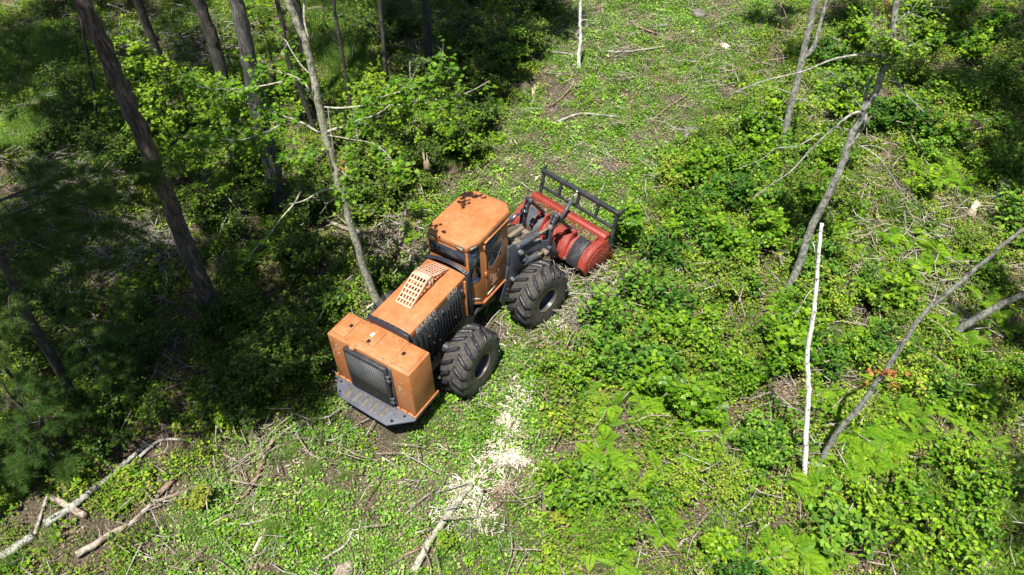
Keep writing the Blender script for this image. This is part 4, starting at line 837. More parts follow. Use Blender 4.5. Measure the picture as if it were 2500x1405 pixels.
# ---- logs and big sticks lying on the ground
LOGXY = []
def lying(name, label, pts, w0, w1, mt, cat='branch', group=None, lift=.05, sides=8, twigs=0, seed=0, ends=None):
    w0, w1 = (w0 * .78, w1 * .78) if w0 > 8 else (w0, w1)
    rng = np.random.default_rng(int(pts[0][0] * 7 + pts[0][1])); P = np.array([onG(*q) for q in pts]); d0 = np.linalg.norm(P[0] - CC); r0, r1 = w0 / 2 * d0 / CF, w1 / 2 * d0 / CF
    P[:, 2] += np.linspace(r0, r1, len(P)) + lift; LOGXY.append(smoothline(P, 4)[:, :2]) if w0 > 6 else None; org = P[0].copy(); P = P - org; L = smoothline(P, 5); L[1:-1] += rng.normal(0, r1 * .10, L[1:-1].shape)
    mb = MB(); mb.tube(L, np.linspace(r0, r1, len(L)), sides, rough=.07, rng=rng)
    me = mb.mesh(name, mt, sides > 7)
    if twigs:
        root = thing(name, label, cat, tuple(org), 0, group); link('stem', me, root)
        for _ in range(twigs):
            k = rng.integers(1, len(L) - 1); d = rng.normal(0, 1, 3); d[2] = abs(d[2]) * .5; d = d / np.linalg.norm(d) * rng.uniform(.2, .55); q = L[k] + d; mbt = MB(); mbt.tube(smoothline([L[k], L[k] + d * .5 + rng.normal(0, .04, 3), q], 3), np.linspace(max(r1, .008) * .5, .003, 7), 5); link('twig', mbt.mesh('twig', mt), root)
    else: tag(link(name, me, None, tuple(org)), label, cat, group)
LG = [
 ('fallen_log', 'thick grey log end at the lower left corner', [(15, 1368), (50, 1342), (88, 1315)], 25, 21, B_GREY, 0),
 ('fallen_log', 'long mossy grey log lying diagonally through leaves at lower left', [(118, 1288), (180, 1245), (235, 1200), (285, 1160), (330, 1118), (375, 1080)], 22, 9, B_GREY, 2),
 ('fallen_log', 'rotten brown log crossing under the long mossy log', [(135, 1220), (175, 1245), (215, 1268)], 20, 16, B_DEAD, 0),
 ('fallen_log', 'frayed light log with splintered end, right of the long mossy log', [(192, 1362), (240, 1335), (270, 1312), (320, 1285), (370, 1240), (400, 1200)], 20, 9, B_DEAD, 2),
 ('fallen_log', 'short brown barked log chunk above the frayed log', [(392, 1212), (412, 1192), (430, 1172)], 17, 13, B_BROWN, 0),
 ('dead_sapling', 'thin pale bent stem standing over leaves at lower left', [(90, 1310), (115, 1230), (135, 1170), (170, 1115)], 7, 3, B_TWIG, 0),
 ('fallen_branch', 'thin bare branch in shade above the long mossy log', [(335, 1130), (390, 1082), (440, 1078), (478, 1084)], 8, 4, B_TWIG, 2),
 ('fallen_branch', 'curved dark stick on mulched leaves, lower left of the machine', [(575, 1235), (620, 1190), (645, 1130), (672, 1074)], 6, 11, B_BROWN, 1),
 ('fallen_branch', 'thin pale stick nearly level, below the dark curved stick', [(560, 1282), (600, 1284), (635, 1276), (672, 1264)], 4, 4, B_TWIG, 0),
 ('fallen_branch', 'short pale split stick pointing up, bottom left of centre', [(622, 1350), (640, 1315), (652, 1290)], 6, 4, B_SPLINT, 0),
 ('shredded_log', 'shredded white birch log lying below the machine at the bottom edge', [(1012, 1402), (1050, 1330), (1090, 1272), (1120, 1228), (1152, 1190)], 22, 20, B_MAPLE, 0),
 ('fallen_branch', 'dark crooked branch beside the shredded birch log', [(1200, 1212), (1235, 1190), (1262, 1172), (1285, 1162)], 9, 5, B_BROWN, 1),
 ('fallen_branch', 'dark stick left of the shredded birch log foot', [(972, 1372), (1000, 1355), (1030, 1343)], 9, 6, B_BROWN, 0),
 ('fallen_log', 'long pale pole on chips just right of the mulching head', [(1492, 702), (1520, 684), (1550, 660), (1582, 632)], 12, 9, B_GREY, 2),
 ('fallen_branch', 'white peeled wood chunk among leaves right of the rear tyre', [(1530, 912), (1542, 925), (1552, 945)], 14, 8, B_SPLINT, 0),
 ('fallen_branch', 'upright brown dead snag left of the leaning grey trunk foot', [(1858, 740), (1850, 700), (1850, 640), (1862, 590), (1864, 560)], 11, 5, B_DEAD, 3),
 ('fallen_branch', 'brown curved dead stem right of the white birch, upper', [(2135, 790), (2125, 700), (2100, 650), (2083, 615)], 13, 7, B_BROWN, 3),
 ('fallen_branch', 'long dead stick slanting beside the brown curved stem', [(2132, 815), (2110, 765), (2085, 720), (2066, 692)], 9, 6, B_DEAD, 2),
 ('fallen_branch', 'bent brown branch just right of the white birch middle', [(2010, 800), (2030, 778), (2055, 768), (2078, 762)], 8, 5, B_BROWN, 1),
 ('fallen_log', 'short grey log piece under ferns right of the white birch', [(2155, 778), (2180, 782), (2205, 784)], 12, 11, B_DEAD, 0),
 ('fallen_log', 'barked dead log left of the white birch middle', [(1818, 838), (1850, 868), (1880, 886), (1912, 896)], 12, 12, B_DEAD, 4),
 ('fallen_branch', 'curved brown branch touching the white birch trunk', [(1905, 952), (1935, 945), (1952, 935), (1968, 922)], 9, 7, B_BROWN, 2),
 ('fallen_branch', 'thin pale branch curving toward the white birch foot', [(1865, 1090), (1890, 1115), (1930, 1118), (1950, 1130), (1998, 1145)], 5, 8, B_TWIG, 2),
 ('fallen_branch', 'pale twig crossing over the white birch foot', [(1905, 1050), (1930, 1085), (1960, 1110), (1985, 1132), (2012, 1145)], 4, 8, B_TWIG, 1),
 ('fallen_branch', 'pale stick at the right middle among bright ferns', [(2262, 1180), (2295, 1186), (2328, 1190)], 5, 5, B_TWIG, 0),
 ('fallen_branch', 'white short stick left of the fern patch at bottom right', [(1846, 1310), (1860, 1296), (1875, 1282)], 7, 6, B_SPLINT, 0),
 ('fallen_branch', 'faded brown branch in leaves at the bottom edge right of centre', [(1650, 1342), (1675, 1318), (1702, 1292)], 11, 9, B_DEAD, 0),
 ('fallen_branch', 'long light stick across the mulched lane behind the guard frame', [(1362, 303), (1412, 284), (1460, 286), (1512, 290)], 6, 4, B_TWIG, 2),
 ('fallen_branch', 'thin straight dark pole slanting in the lane, right of its middle', [(1585, 305), (1620, 275), (1650, 252), (1680, 234)], 5, 4, B_BROWN, 1),
 ('fallen_branch', 'dark bent branch on bare soil left of the lane', [(1325, 268), (1350, 258), (1375, 240), (1395, 218)], 6, 4, B_BROWN, 2),
 ('fallen_branch', 'long stick lying level beside the white sapling foot', [(1475, 131), (1520, 130), (1570, 126), (1620, 120)], 5, 4, B_TWIG, 1),
 ('fallen_branch', 'thin stick left of the white sapling foot', [(1340, 130), (1375, 134), (1410, 139)], 3, 3, B_TWIG, 0),
 ('fallen_branch', 'curled brown root piece in the lane near the top', [(1542, 60), (1550, 68), (1575, 78), (1605, 88)], 8, 4, B_BROWN, 1),
 ('fallen_log', 'grey rotten log at the top of the lane by dark shrubs', [(1335, 22), (1355, 18), (1375, 14), (1392, 20)], 8, 5, B_DEAD, 1),
 ('fallen_branch', 'long pale stick crossing shade left of the lane', [(1200, 185), (1235, 208), (1268, 225), (1292, 238)], 5, 6, B_TWIG, 1),
 ('fallen_log', 'brown fallen trunk with torn end at the top right', [(2230, 72), (2270, 73), (2320, 70), (2390, 78)], 9, 7, B_ORBARK, 2),
 ('fallen_log', 'long dead trunk lying under the maple branches, left of the cab', [(615, 493), (680, 505), (740, 530), (800, 548), (860, 570), (905, 585)], 10, 13, B_DEAD, 3),
 ('fallen_branch', 'twisted dead branch beside the hood, nearest the cab', [(1000, 655), (1002, 625), (985, 600), (965, 588)], 7, 6, B_TWIG, 3),
 ('fallen_branch', 'bent dead limb between the maple trunk and the cab', [(945, 645), (925, 625), (912, 600), (905, 575)], 10, 6, B_DEAD, 4),
 ('fallen_branch', 'pale stick leaning on the rear housing behind the maple foot', [(885, 768), (905, 752), (925, 742), (945, 738)], 7, 5, B_TWIG, 1),
 ('fallen_log', 'grey dead pole left of the thick pine trunk, lower', [(230, 690), (262, 668), (290, 645), (310, 625)], 11, 6, B_DEAD, 4),
 ('fallen_branch', 'pale dead limb left of the thick pine trunk, upper', [(315, 558), (345, 572), (400, 588), (440, 600)], 8, 5, B_TWIG, 4),
 ('fallen_branch', 'bare fallen limb behind the thick pine at upper left', [(290, 128), (340, 108), (400, 90), (460, 74), (540, 58)], 6, 4, B_TWIG, 6),
 ('fallen_branch', 'bare pale branch in the dark grass at far left', [(125, 150), (165, 215), (215, 235), (250, 256)], 3, 3, B_TWIG, 4),
 ('fallen_branch', 'weathered log lying in shade at the far left edge', [(-20, 268), (30, 266), (75, 262), (110, 258)], 7, 6, B_DEAD, 2),
 ('fallen_branch', 'grey limb in the brush pile at left', [(100, 470), (140, 425), (175, 405), (215, 395)], 6, 4, B_TWIG, 5),
 ('fallen_branch', 'short pale stick near the bottom edge left of the stump top', [(790, 1370), (845, 1335), (862, 1300)], 5, 6, B_TWIG, 0),
 ('fallen_branch', 'pale dead stick pile piece at the far bottom right of centre', [(1760, 1350), (1775, 1375), (1800, 1400)], 6, 5, B_TWIG, 3),
 ('fallen_branch', 'brown stick among shreds below the front tyre', [(1395, 800), (1420, 825), (1442, 850)], 9, 6, B_BROWN, 0),
 ('fallen_branch', 'grey stick in sunlit litter left of the ferns, lane edge', [(1390, 812), (1415, 838), (1430, 862)], 5, 4, B_TWIG, 0),
]
for nm, lb, pts, w0, w1, mt, tw in LG: lying(nm, lb, pts, w0, w1, mt, 'log' if 'log' in nm else 'branch', None, twigs=tw, sides=10 if w0 > 12 else 7)
# split ends of the shredded log
sh = bpy.data.objects['shredded_log']; mb = MB(); rng = np.random.default_rng(4); a0 = onG(1150, 1192) - np.array(sh.location)
for k in range(26):
    q = onG(1150 + rng.uniform(10, 75), 1192 - rng.uniform(-15, 55)) - np.array(sh.location); s0 = a0 + rng.normal(0, .07, 3) * (1, 1, .4); q = q + (0, 0, rng.uniform(.02, .18)); mb.tube([s0, (s0 + q) / 2 + rng.normal(0, .02, 3), q], [.022, .016, .003], 4)
link('splinters', mb.mesh('splinters', B_CHIP), sh)

# ---- scattered ground plants by instancing
def clump(rng, n, rad, h, leaf, tpl, up=.4, stems=0, m0=L_BROAD, low=.15):
    mb = MB(); a = rng.uniform(0, 2 * pi, n); r_ = rad * np.sqrt(rng.random(n)); z = h * (low + (1 - low) * rng.random(n) ** .8) * (1 - .35 * (r_ / rad) ** 2)
    P = np.stack([r_ * np.cos(a), r_ * np.sin(a), z], 1); put_leaves(mb, P, tilt(rng, n, up), rng.uniform(.55, 1.25, n) * leaf, tpl, rng)
    for k in range(stems):
        b = rng.normal(0, rad * .3, 3); b[2] = 0; e = P[rng.integers(n)]; mb.tube([b, (b + e) / 2 + (0, 0, h * .15), e], [.006, .004, .002], 3, 1)
    return mb
def variant(name, mb, mats, col):
    o = bpy.data.objects.new(name, mb.mesh(name, mats)); col.objects.link(o); return o
def scatter(name, label, cat, pts, idx, rots, scs, col, kind='stuff'):
    me = bpy.data.meshes.new(name); me.vertices.add(len(pts)); me.vertices.foreach_set('co', pts.astype(np.float32).ravel())
    a = me.attributes.new('vi', 'INT', 'POINT'); a.data.foreach_set('value', idx.astype(np.int32))
    a = me.attributes.new('rot', 'FLOAT_VECTOR', 'POINT'); a.data.foreach_set('vector', rots.astype(np.float32).ravel())
    a = me.attributes.new('sc', 'FLOAT', 'POINT'); a.data.foreach_set('value', scs.astype(np.float32))
    o = bpy.data.objects.new(name, me); COL.objects.link(o); g = bpy.data.node_groups.new(name, 'GeometryNodeTree')
    g.interface.new_socket('Geometry', in_out='INPUT', socket_type='NodeSocketGeometry'); g.interface.new_socket('Geometry', in_out='OUTPUT', socket_type='NodeSocketGeometry')
    gi, go = g.nodes.new('NodeGroupInput'), g.nodes.new('NodeGroupOutput'); ci = g.nodes.new('GeometryNodeCollectionInfo'); ci.inputs['Collection'].default_value = col; ci.inputs['Separate Children'].default_value = True; ci.inputs['Reset Children'].default_value = True
    ip = g.nodes.new('GeometryNodeInstanceOnPoints'); ip.inputs['Pick Instance'].default_value = True
    def na(nm, dt):
        n_ = g.nodes.new('GeometryNodeInputNamedAttribute'); n_.data_type = dt; n_.inputs['Name'].default_value = nm; return n_.outputs['Attribute']
    e2r = g.nodes.new('FunctionNodeEulerToRotation'); g.links.new(na('rot', 'FLOAT_VECTOR'), e2r.inputs[0])
    g.links.new(gi.outputs[0], ip.inputs['Points']); g.links.new(ci.outputs[0], ip.inputs['Instance']); g.links.new(na('vi', 'INT'), ip.inputs['Instance Index']); g.links.new(e2r.outputs[0], ip.inputs['Rotation']); g.links.new(na('sc', 'FLOAT'), ip.inputs['Scale'])
    g.links.new(ip.outputs[0], go.inputs[0]); md = o.modifiers.new('scatter', 'NODES'); md.node_group = g
    return tag(o, label, cat, None, kind)
R2 = np.random.default_rng(33); LOGP = np.concatenate(LOGXY)
def nearlog(p, d=.17):
    r = np.zeros(len(p), bool)
    for q in LOGP: r |= np.hypot(p[:, 0] - q[0], p[:, 1] - q[1]) < d
    return r
LANE = gpoly([(1410, -90), (1335, 100), (1330, 200), (1235, 290), (1190, 400), (1090, 470), (905, 745), (800, 990), (600, 1050), (450, 1200), (330, 1405), (220, 1650), (1180, 1650), (1290, 1405), (1335, 1200), (1335, 1000), (1320, 860), (1430, 740), (1555, 560), (1640, 400), (1740, 300), (1800, 150), (1900, 60), (2170, -90)])
WOOD = gpoly([(1400, -200), (1335, 100), (1330, 200), (1220, 300), (1190, 400), (1000, 500), (905, 740), (800, 960), (560, 1060), (420, 1200), (250, 1405), (-900, 1405), (-1200, -200)])
NEARM = lambda p: (np.abs((p[:, 0] - 1.5)) < 2.2) & (np.abs(p[:, 1]) < .9) | (np.hypot(p[:, 0] - 6.9, p[:, 1] + .75) < 1.0)
def sample(n, lo=(-10, -20), hi=(34, 31)):
    p = R2.uniform(lo, hi, (n, 2)); px = pixel(np.c_[p, np.zeros(n)]); vis = (px[:, 0] > -350) & (px[:, 0] < 2850) & (px[:, 1] > -250) & (px[:, 1] < 1700)
    return p[vis | (R2.random(n) < .12)]
def fbm(p, f, seed):
    r = np.random.default_rng(seed); v = 0; 
    for k in range(5):
        a = r.uniform(0, 2 * pi); b = r.uniform(0, 6); ff = f * (1 + .6 * k); v = v + np.sin(ff * (p[:, 0] * cos(a) + p[:, 1] * sin(a)) + b + 1.7 * np.sin(ff * .6 * (p[:, 0] * sin(a) - p[:, 1] * cos(a)) + b * 2)) / (1 + .4 * k)
    return v
def C_(name): return bpy.data.collections.new(name)
def place(name, label, cat, p, col, nvar, s0, s1, dz=0.0, tl=.08, sfun=None, weights=None):
    n = len(p); z = gz(p[:, 0], p[:, 1]) + dz; rot = np.stack([R2.normal(0, tl, n), R2.normal(0, tl, n), R2.uniform(0, 2 * pi, n)], 1); sc = R2.uniform(s0, s1, n)
    if sfun is not None: sc = sc * sfun
    vi = R2.integers(0, nvar, n) if weights is None else R2.choice(nvar, n, p=weights)
    return scatter(name, label, cat, np.c_[p, z], vi, rot, sc, col)
# undergrowth outside the lane
cu = C_('undergrowth_kinds')
KU = [clump(R2, 60, .30, .26, .068, OV, .5, 3), clump(R2, 80, .30, .20, .052, OV, .5, 2), clump(R2, 110, .32, .16, .038, SM, .55), clump(R2, 56, .28, .40, .068, OV, .5, 4),
      clump(R2, 30, .25, .32, .10, OV, .4, 4), clump(R2, 56, .30, .30, .062, MP, .45, 3), clump(R2, 90, .30, .24, .045, OV, .65, 2)]
for k, v in enumerate(KU): variant('kind_%s' % 'abcdefgh'[k], v, [L_BROAD, B_BROWN], cu)
p = sample(42000); lane = inpoly(p, LANE); wood = inpoly(p, WOOD); f = fbm(p, 1.3, 5); keep = ~lane & ~NEARM(p) & (f > -1.5 - wood * .3)
keep &= R2.random(len(p)) < np.where(wood, .62, .85); keep &= ~nearlog(p)
q = p[keep]; place('undergrowth', 'low leafy green undergrowth covering the uncut forest floor', 'undergrowth', q, cu, 7, .75, 1.25, sfun=1 + .18 * fbm(q, .9, 8) / 2)
# flattened leaves of the lane
cl_ = C_('lane_kinds')
def litter(rng, n, rad, leaf, m):
    mb = MB(); P = np.c_[rng.normal(0, rad * .5, (n, 2)), rng.uniform(.0, .07, n)]; put_leaves(mb, P, tilt(rng, n, .55), rng.uniform(.5, 1.2, n) * leaf, m, rng); return mb
KL = [litter(R2, 70, .34, .040, OV), litter(R2, 100, .34, .030, SM), litter(R2, 70, .34, .046, MP), clump(R2, 46, .28, .12, .045, OV, .6), clump(R2, 26, .26, .18, .075, OV, .5)]
for k, v in enumerate(KL): variant('lane_%s' % 'abcdefgh'[k], v, [L_PATH, B_BROWN], cl_)
p = sample(56000); lane = inpoly(p, LANE); f = fbm(p, 1.6, 15); keep = lane & ~NEARM(p) & (f > -1.4) & (R2.random(len(p)) < .9)
bare = gpoly([(1250, 180), (1420, 180), (1420, 290), (1250, 300)]); bare2 = gpoly([(1330, 640), (1560, 640), (1480, 760), (1400, 800), (1360, 780)]); keep &= ~nearlog(p, .12); keep &= ~((inpoly(p, bare) | inpoly(p, bare2)) & (R2.random(len(p)) < .7))
place('flattened_greenery', 'mulched leaves and low regrowth flattened along the cut lane', 'leaf litter', p[keep], cl_, 5, .75, 1.2, tl=.12)
# brighter regrowth patches in the lane and right of it
p = sample(12000); lane = inpoly(p, LANE); f = fbm(p, .8, 25); keep = lane & ~NEARM(p) & (f > -.7) & ~nearlog(p)
c2 = C_('regrowth_kinds'); 
for k, v in enumerate([clump(R2, 60, .3, .16, .06, OV, .45), clump(R2, 70, .3, .14, .05, SM, .45), clump(R2, 40, .28, .2, .07, MP, .45)]): variant('regrowth_%s' % 'abc'[k], v, [L_SHRUB, B_BROWN], c2)
place('lane_regrowth', 'brighter green regrowth patches in the cut lane', 'undergrowth', p[keep], c2, 3, .7, 1.2)
# grass
cg = C_('grass_kinds')
def grass(rng, n, rad, h):
    mb = MB(); b = np.c_[rng.normal(0, rad * .45, (n, 2)), np.zeros(n)]; d = rng.normal(0, 1, (n, 2)); d /= np.linalg.norm(d, axis=1)[:, None]; l_ = h * rng.uniform(.5, 1.1, n); lean_ = rng.uniform(.25, .9, n)
    m1 = b + np.c_[d * (l_ * lean_ * .35)[:, None], l_ * .65]; tp = b + np.c_[d * (l_ * lean_)[:, None], l_ * (.95 - lean_ * .35)]; s_ = np.c_[-d[:, 1], d[:, 0], np.zeros(n)] * .0045
    V = np.stack([b - s_, b + s_, m1 - s_ * .8, m1 + s_ * .8, tp], 1).reshape(-1, 3); i_ = np.arange(n)[:, None] * 5; mb.add(V, [i_ + np.array([[0, 1, 3, 2]]), i_ + np.array([[2, 3, 4]])], 0, np.repeat(rng.random(n), 5)); return mb
for k in range(4): variant('grass_%s' % 'abcd'[k], grass(R2, 110, .3, .5 if k % 2 else .35), [L_GRASS], cg)
GP = [gpoly([(390, -80), (700, -80), (640, 60), (420, 110)]), gpoly([(700, -60), (920, -60), (930, 180), (820, 260), (740, 100)]), gpoly([(60, 200), (300, 180), (330, 420), (160, 420), (-50, 330)]), gpoly([(2250, 1150), (2700, 1080), (2700, 1500), (2150, 1500)]), gpoly([(-100, 100), (180, 60), (200, 160), (-100, 220)])]
p = sample(30000); ing = np.zeros(len(p), bool)
for g_ in GP: ing |= inpoly(p, g_)
keep = ing | (~inpoly(p, LANE) & (R2.random(len(p)) < .035)) | (inpoly(p, LANE) & (fbm(p, 1.1, 44) > -.3) & (R2.random(len(p)) < .35))
keep &= ~NEARM(p); q = p[keep]; place('tall_grass', 'long thin green grass in soft tufts', 'grass', q, cg, 4, .55, 1.3, tl=.15, sfun=np.where(inpoly(q, LANE), .5, 1))
# twigs and shreds
ct = C_('twig_kinds')
def twigs(rng, n, rad, l0, l1, r_):
    mb = MB()
    for k in range(n):
        c = np.r_[rng.normal(0, rad, 2), rng.uniform(.02, .34)]; a = rng.uniform(0, 2 * pi); l_ = rng.uniform(l0, l1); d = np.array([cos(a), sin(a), rng.normal(0, .12)]) * l_ / 2; s_ = rng.normal(0, l_ * .06, 3)
        rr_ = r_ * rng.uniform(.5, 1.3); mb.tube([c - d, c + s_, c + d], [rr_, rr_ * .9, rr_ * .5], 4)
    return mb
for k, (n_, r_, a, b, rr_, mt) in enumerate([(8, .3, .15, .7, .010, B_TWIG), (12, .3, .06, .35, .007, B_TWIG), (7, .3, .2, .8, .012, B_DEAD), (9, .25, .08, .4, .009, B_BROWN)]): variant('twig_%s' % 'abcd'[k], twigs(R2, n_, r_, a, b, rr_), [mt], ct)
p = sample(17000); lane = inpoly(p, LANE); f = fbm(p, 1.2, 61)
BR = [gpoly([(1800, 780), (2080, 780), (2000, 1150), (1850, 1120), (1780, 900)]), gpoly([(1720, 1080), (1850, 1080), (1830, 1400), (1740, 1400)]), gpoly([(1560, 900), (1640, 900), (1660, 1050), (1560, 1040)]), gpoly([(60, 380), (330, 380), (460, 560), (440, 720), (200, 720), (60, 520)]), gpoly([(2080, 480), (2350, 480), (2380, 800), (2100, 830), (1980, 760)]), gpoly([(1330, 640), (1580, 600), (1480, 800), (1380, 880), (1280, 860)]), gpoly([(850, 480), (1040, 500), (1010, 660), (880, 640)]), gpoly([(480, 60), (640, 60), (650, 160), (300, 160)])]
br = np.zeros(len(p), bool)
for g_ in BR: br |= inpoly(p, g_)
keep = (R2.random(len(p)) < np.where(br, .98, np.where(lane, .24, np.where(inpoly(p, WOOD), .14, .28)))) & ~NEARM(p)
xp = []
for (cx, cy, sx, sy, n_) in [(150, 430, 70, 40, 60), (220, 620, 60, 50, 50), (360, 600, 60, 30, 40), (560, 110, 80, 40, 40), (700, 30, 60, 30, 20), (2180, 640, 120, 90, 60), (1450, 760, 70, 60, 40), (2300, 780, 60, 40, 30), (960, 600, 50, 50, 30)]:
    for k in range(n_): xp.append(G(cx + R2.normal(0, sx), cy + R2.normal(0, sy))[:2])
p = np.concatenate([p, np.array(xp)]); keep = np.concatenate([keep, ~NEARM(np.array(xp))])
place('woody_debris', 'grey and brown twigs strewn over the forest floor', 'twigs', p[keep], ct, 4, .6, 1.3, tl=.2)
# dead leaves
cdl = C_('dead_leaf_kinds')
def deadl(rng, n, rad):
    mb = MB(); P = np.c_[rng.normal(0, rad * .5, (n, 2)), rng.uniform(.005, .04, n)]; put_leaves(mb, P, tilt(rng, n, .5), rng.uniform(.5, 1.2, n) * .05, SM, rng)
    for k in range(5):
        c = np.r_[rng.normal(0, rad * .5, 2), rng.uniform(.01, .06)]; d = rng.normal(0, 1, 3) * (1, 1, .15); d *= rng.uniform(.06, .22) / np.linalg.norm(d); mb.tube([c - d, c + d], [.005, .003], 3, 0, tint=.95)
    return mb
for k in range(3): variant('dead_%s' % 'abc'[k], deadl(R2, 60, .36), [L_DEAD], cdl)
p = sample(13000); keep = ~NEARM(p); place('leaf_litter', 'brown dead leaves and bits of bark on the bare soil', 'leaf litter', p[keep], cdl, 3, .7, 1.3, tl=.05)
# fresh chips
cc_ = C_('chip_kinds')
def chips(rng, n, rad, l_):
    mb = MB()
    for k in range(n):
        c = np.r_[rng.normal(0, rad, 2), rng.uniform(.02, .09)]; a = rng.uniform(0, 2 * pi); L_ = rng.uniform(.25, 1) * l_; d = np.array([cos(a), sin(a), rng.normal(0, .2)]) * L_ / 2; s_ = np.array([-sin(a), cos(a), rng.normal(0, .4)]) * rng.uniform(.004, .011)
        mb.add([c - d - s_ * .3, c - d + s_, c + d + s_ * .4, c + d - s_, c + (0, 0, -.006)], np.array([[0, 1, 2, 3]]))
    return mb
for k in range(3): variant('chips_%s' % 'abc'[k], chips(R2, (16, 14, 7)[k], .08, (.08, .18, .34)[k]), [B_CHIP], cc_)
ch_pts = []
for (cx, cy, sx, sy, n_) in [(1150, 1200, 16, 16, 40), (1180, 1195, 22, 18, 26), (1205, 1165, 22, 20, 26), (1215, 1130, 32, 14, 34), (1245, 1125, 22, 10, 60), (1250, 1105, 22, 8, 50), (1225, 1080, 20, 10, 40), (1250, 1045, 12, 12, 40), (1232, 1030, 16, 6, 34), (1262, 1000, 10, 14, 30), (1270, 970, 10, 12, 30), (1240, 968, 14, 5, 18), (1278, 935, 8, 10, 16), (1300, 1130, 16, 8, 10), (1195, 1250, 18, 14, 20), (1160, 1270, 12, 18, 12), (1120, 1225, 14, 18, 26), (1095, 1262, 12, 18, 14), (1185, 1290, 14, 6, 8),
                            (1425, 140, 20, 9, 16), (1400, 190, 22, 9, 14), (1395, 165, 16, 10, 10), (1622, 700, 18, 14, 20), (1390, 720, 26, 24, 24), (1360, 790, 30, 26, 16), (1410, 760, 22, 22, 12), (1850, 100, 30, 14, 10), (1240, 800, 30, 14, 9), (1620, 400, 50, 20, 4), (1760, 115, 12, 8, 6), (340, 1330, 8, 8, 3), (2240, 780, 50, 30, 6)]:
    for k in range(int(n_ * (.55 if cy > 900 else .7))): ch_pts.append(G(cx + R2.normal(0, sx), cy + R2.normal(0, sy))[:2])
p = sample(1600); ch_pts += list(p[inpoly(p, LANE)][:120]); q = np.array(ch_pts); place('wood_chips', 'pale fresh wood chips and shreds thrown out by the mulcher', 'wood chips', q, cc_, 3, .6, 1.25, tl=.1)

# ---- ferns, each one a plant with its own fronds
def frond_mesh(rng, L_=.55, n=13, arch=.28):
    L_ *= .74
    mb = MB(); t = np.linspace(0, 1, 14); P = np.c_[t * L_ * .92, rng.normal(0, .002, 14), arch * L_ * np.sin(t * pi * .75) * 1.1 + .05]; mb.tube(P, np.linspace(.004, .0015, 14), 3, 0, tint=.3)
    for k in range(n * 2):
        u = .16 + .82 * (k // 2) / n; s_ = 1 if k % 2 else -1; p = np.array([np.interp(u, t, P[:, i_]) for i_ in range(3)]); l_ = L_ * .25 * sin(pi * min(1, (u * .93 + .12))) ** .8 + .01; ax = np.array([.38, s_ * 1.0, -.16]); ax /= np.linalg.norm(ax); w_ = np.array([.95, -s_ * .38, 0]) * L_ * .024
        V = [p, p + ax * l_ * .25 + w_, p + ax * l_ * .32 + w_ * .55, p + ax * l_ * .55 + w_ * .85, p + ax * l_ * .62 + w_ * .4, p + ax * l_, p + ax * l_ * .62 - w_ * .4, p + ax * l_ * .55 - w_ * .8, p + ax * l_ * .32 - w_ * .5, p + ax * l_ * .25 - w_ * .9]
        mb.add(V, np.arange(10), 0, rng.random() * .6 + .2 * u)
    return mb.mesh('frond', [L_FERN])
FM = [frond_mesh(R2, L_, n_, a) for L_, n_, a in ((.62, 15, .30), (.52, 13, .24), (.70, 16, .34))]
def fern(label, seed, nf):
    rng = np.random.default_rng(seed); r = thing('fern', label, 'fern')
    for k in range(nf):
        o = link('frond', FM[rng.integers(3)], r, (0, 0, 0), (rng.normal(0, .12), rng.normal(.0, .12), 2 * pi * k / nf + rng.normal(0, .2))); o.scale = (rng.uniform(.75, 1.1),) * 3
    return r
FG = 'bright green ferns growing in the uncut patches'; FL = 'bright green fern with arching fronds among the leafy undergrowth'
FPROT = [fern(FL, s_, n_) for s_, n_ in ((1, 7), (2, 6), (3, 8))]; used = [False] * 3
for f_ in FPROT: f_['group'] = FG
FC = [(650, 1010, 1.25, 1), (1450, 905, 1.1, 1), (1570, 985, 1.1, 1), (1660, 790, 1.0, 1), (1480, 1150, 1.1, 1)]
for (cx, cy, sx, sy, n_) in [(1530, 920, 70, 40, 9), (1600, 990, 60, 40, 9), (1480, 1090, 60, 70, 12), (1560, 1160, 60, 50, 10), (1700, 800, 50, 30, 6), (1640, 770, 30, 30, 3), (1880, 790, 40, 30, 5), (2080, 560, 60, 60, 8), (2230, 600, 60, 50, 10), (2330, 620, 50, 40, 7), (2320, 420, 50, 50, 9), (2200, 650, 60, 50, 8),
                            (2250, 850, 80, 50, 10), (2420, 860, 60, 60, 9), (2150, 1080, 70, 60, 14), (2250, 1120, 60, 60, 12), (2330, 1050, 60, 60, 10), (2080, 1150, 40, 40, 6), (1870, 1370, 50, 30, 9), (1950, 1380, 40, 20, 6), (2000, 1240, 30, 30, 4), (1820, 1110, 30, 30, 3), (1720, 1060, 40, 40, 5), (2400, 960, 60, 50, 8), (1560, 1350, 60, 40, 5),
                            (1640, 1240, 60, 50, 5), (2120, 700, 40, 40, 5), (1180, 300, 40, 40, 4), (1000, 560, 60, 30, 2), (2020, 930, 30, 40, 4), (2060, 1010, 30, 40, 4)]:
    for k in range(int(n_ * .75 + .5)): FC.append((cx + R2.normal(0, sx), cy + R2.normal(0, sy), R2.uniform(.8, 1.25), 0))
for (x_, y_, s_, _) in FC:
    k = R2.integers(3); p_ = onG(x_, y_, .05 if inpoly(np.array([G(x_, y_)[:2]]), LANE)[0] else .10)
    if not used[k]: FPROT[k].location = p_; FPROT[k].rotation_euler = (0, 0, 1.); FPROT[k].scale = (s_,) * 3; used[k] = True
    else: dup(FPROT[k], p_, R2.uniform(0, 6), s_)
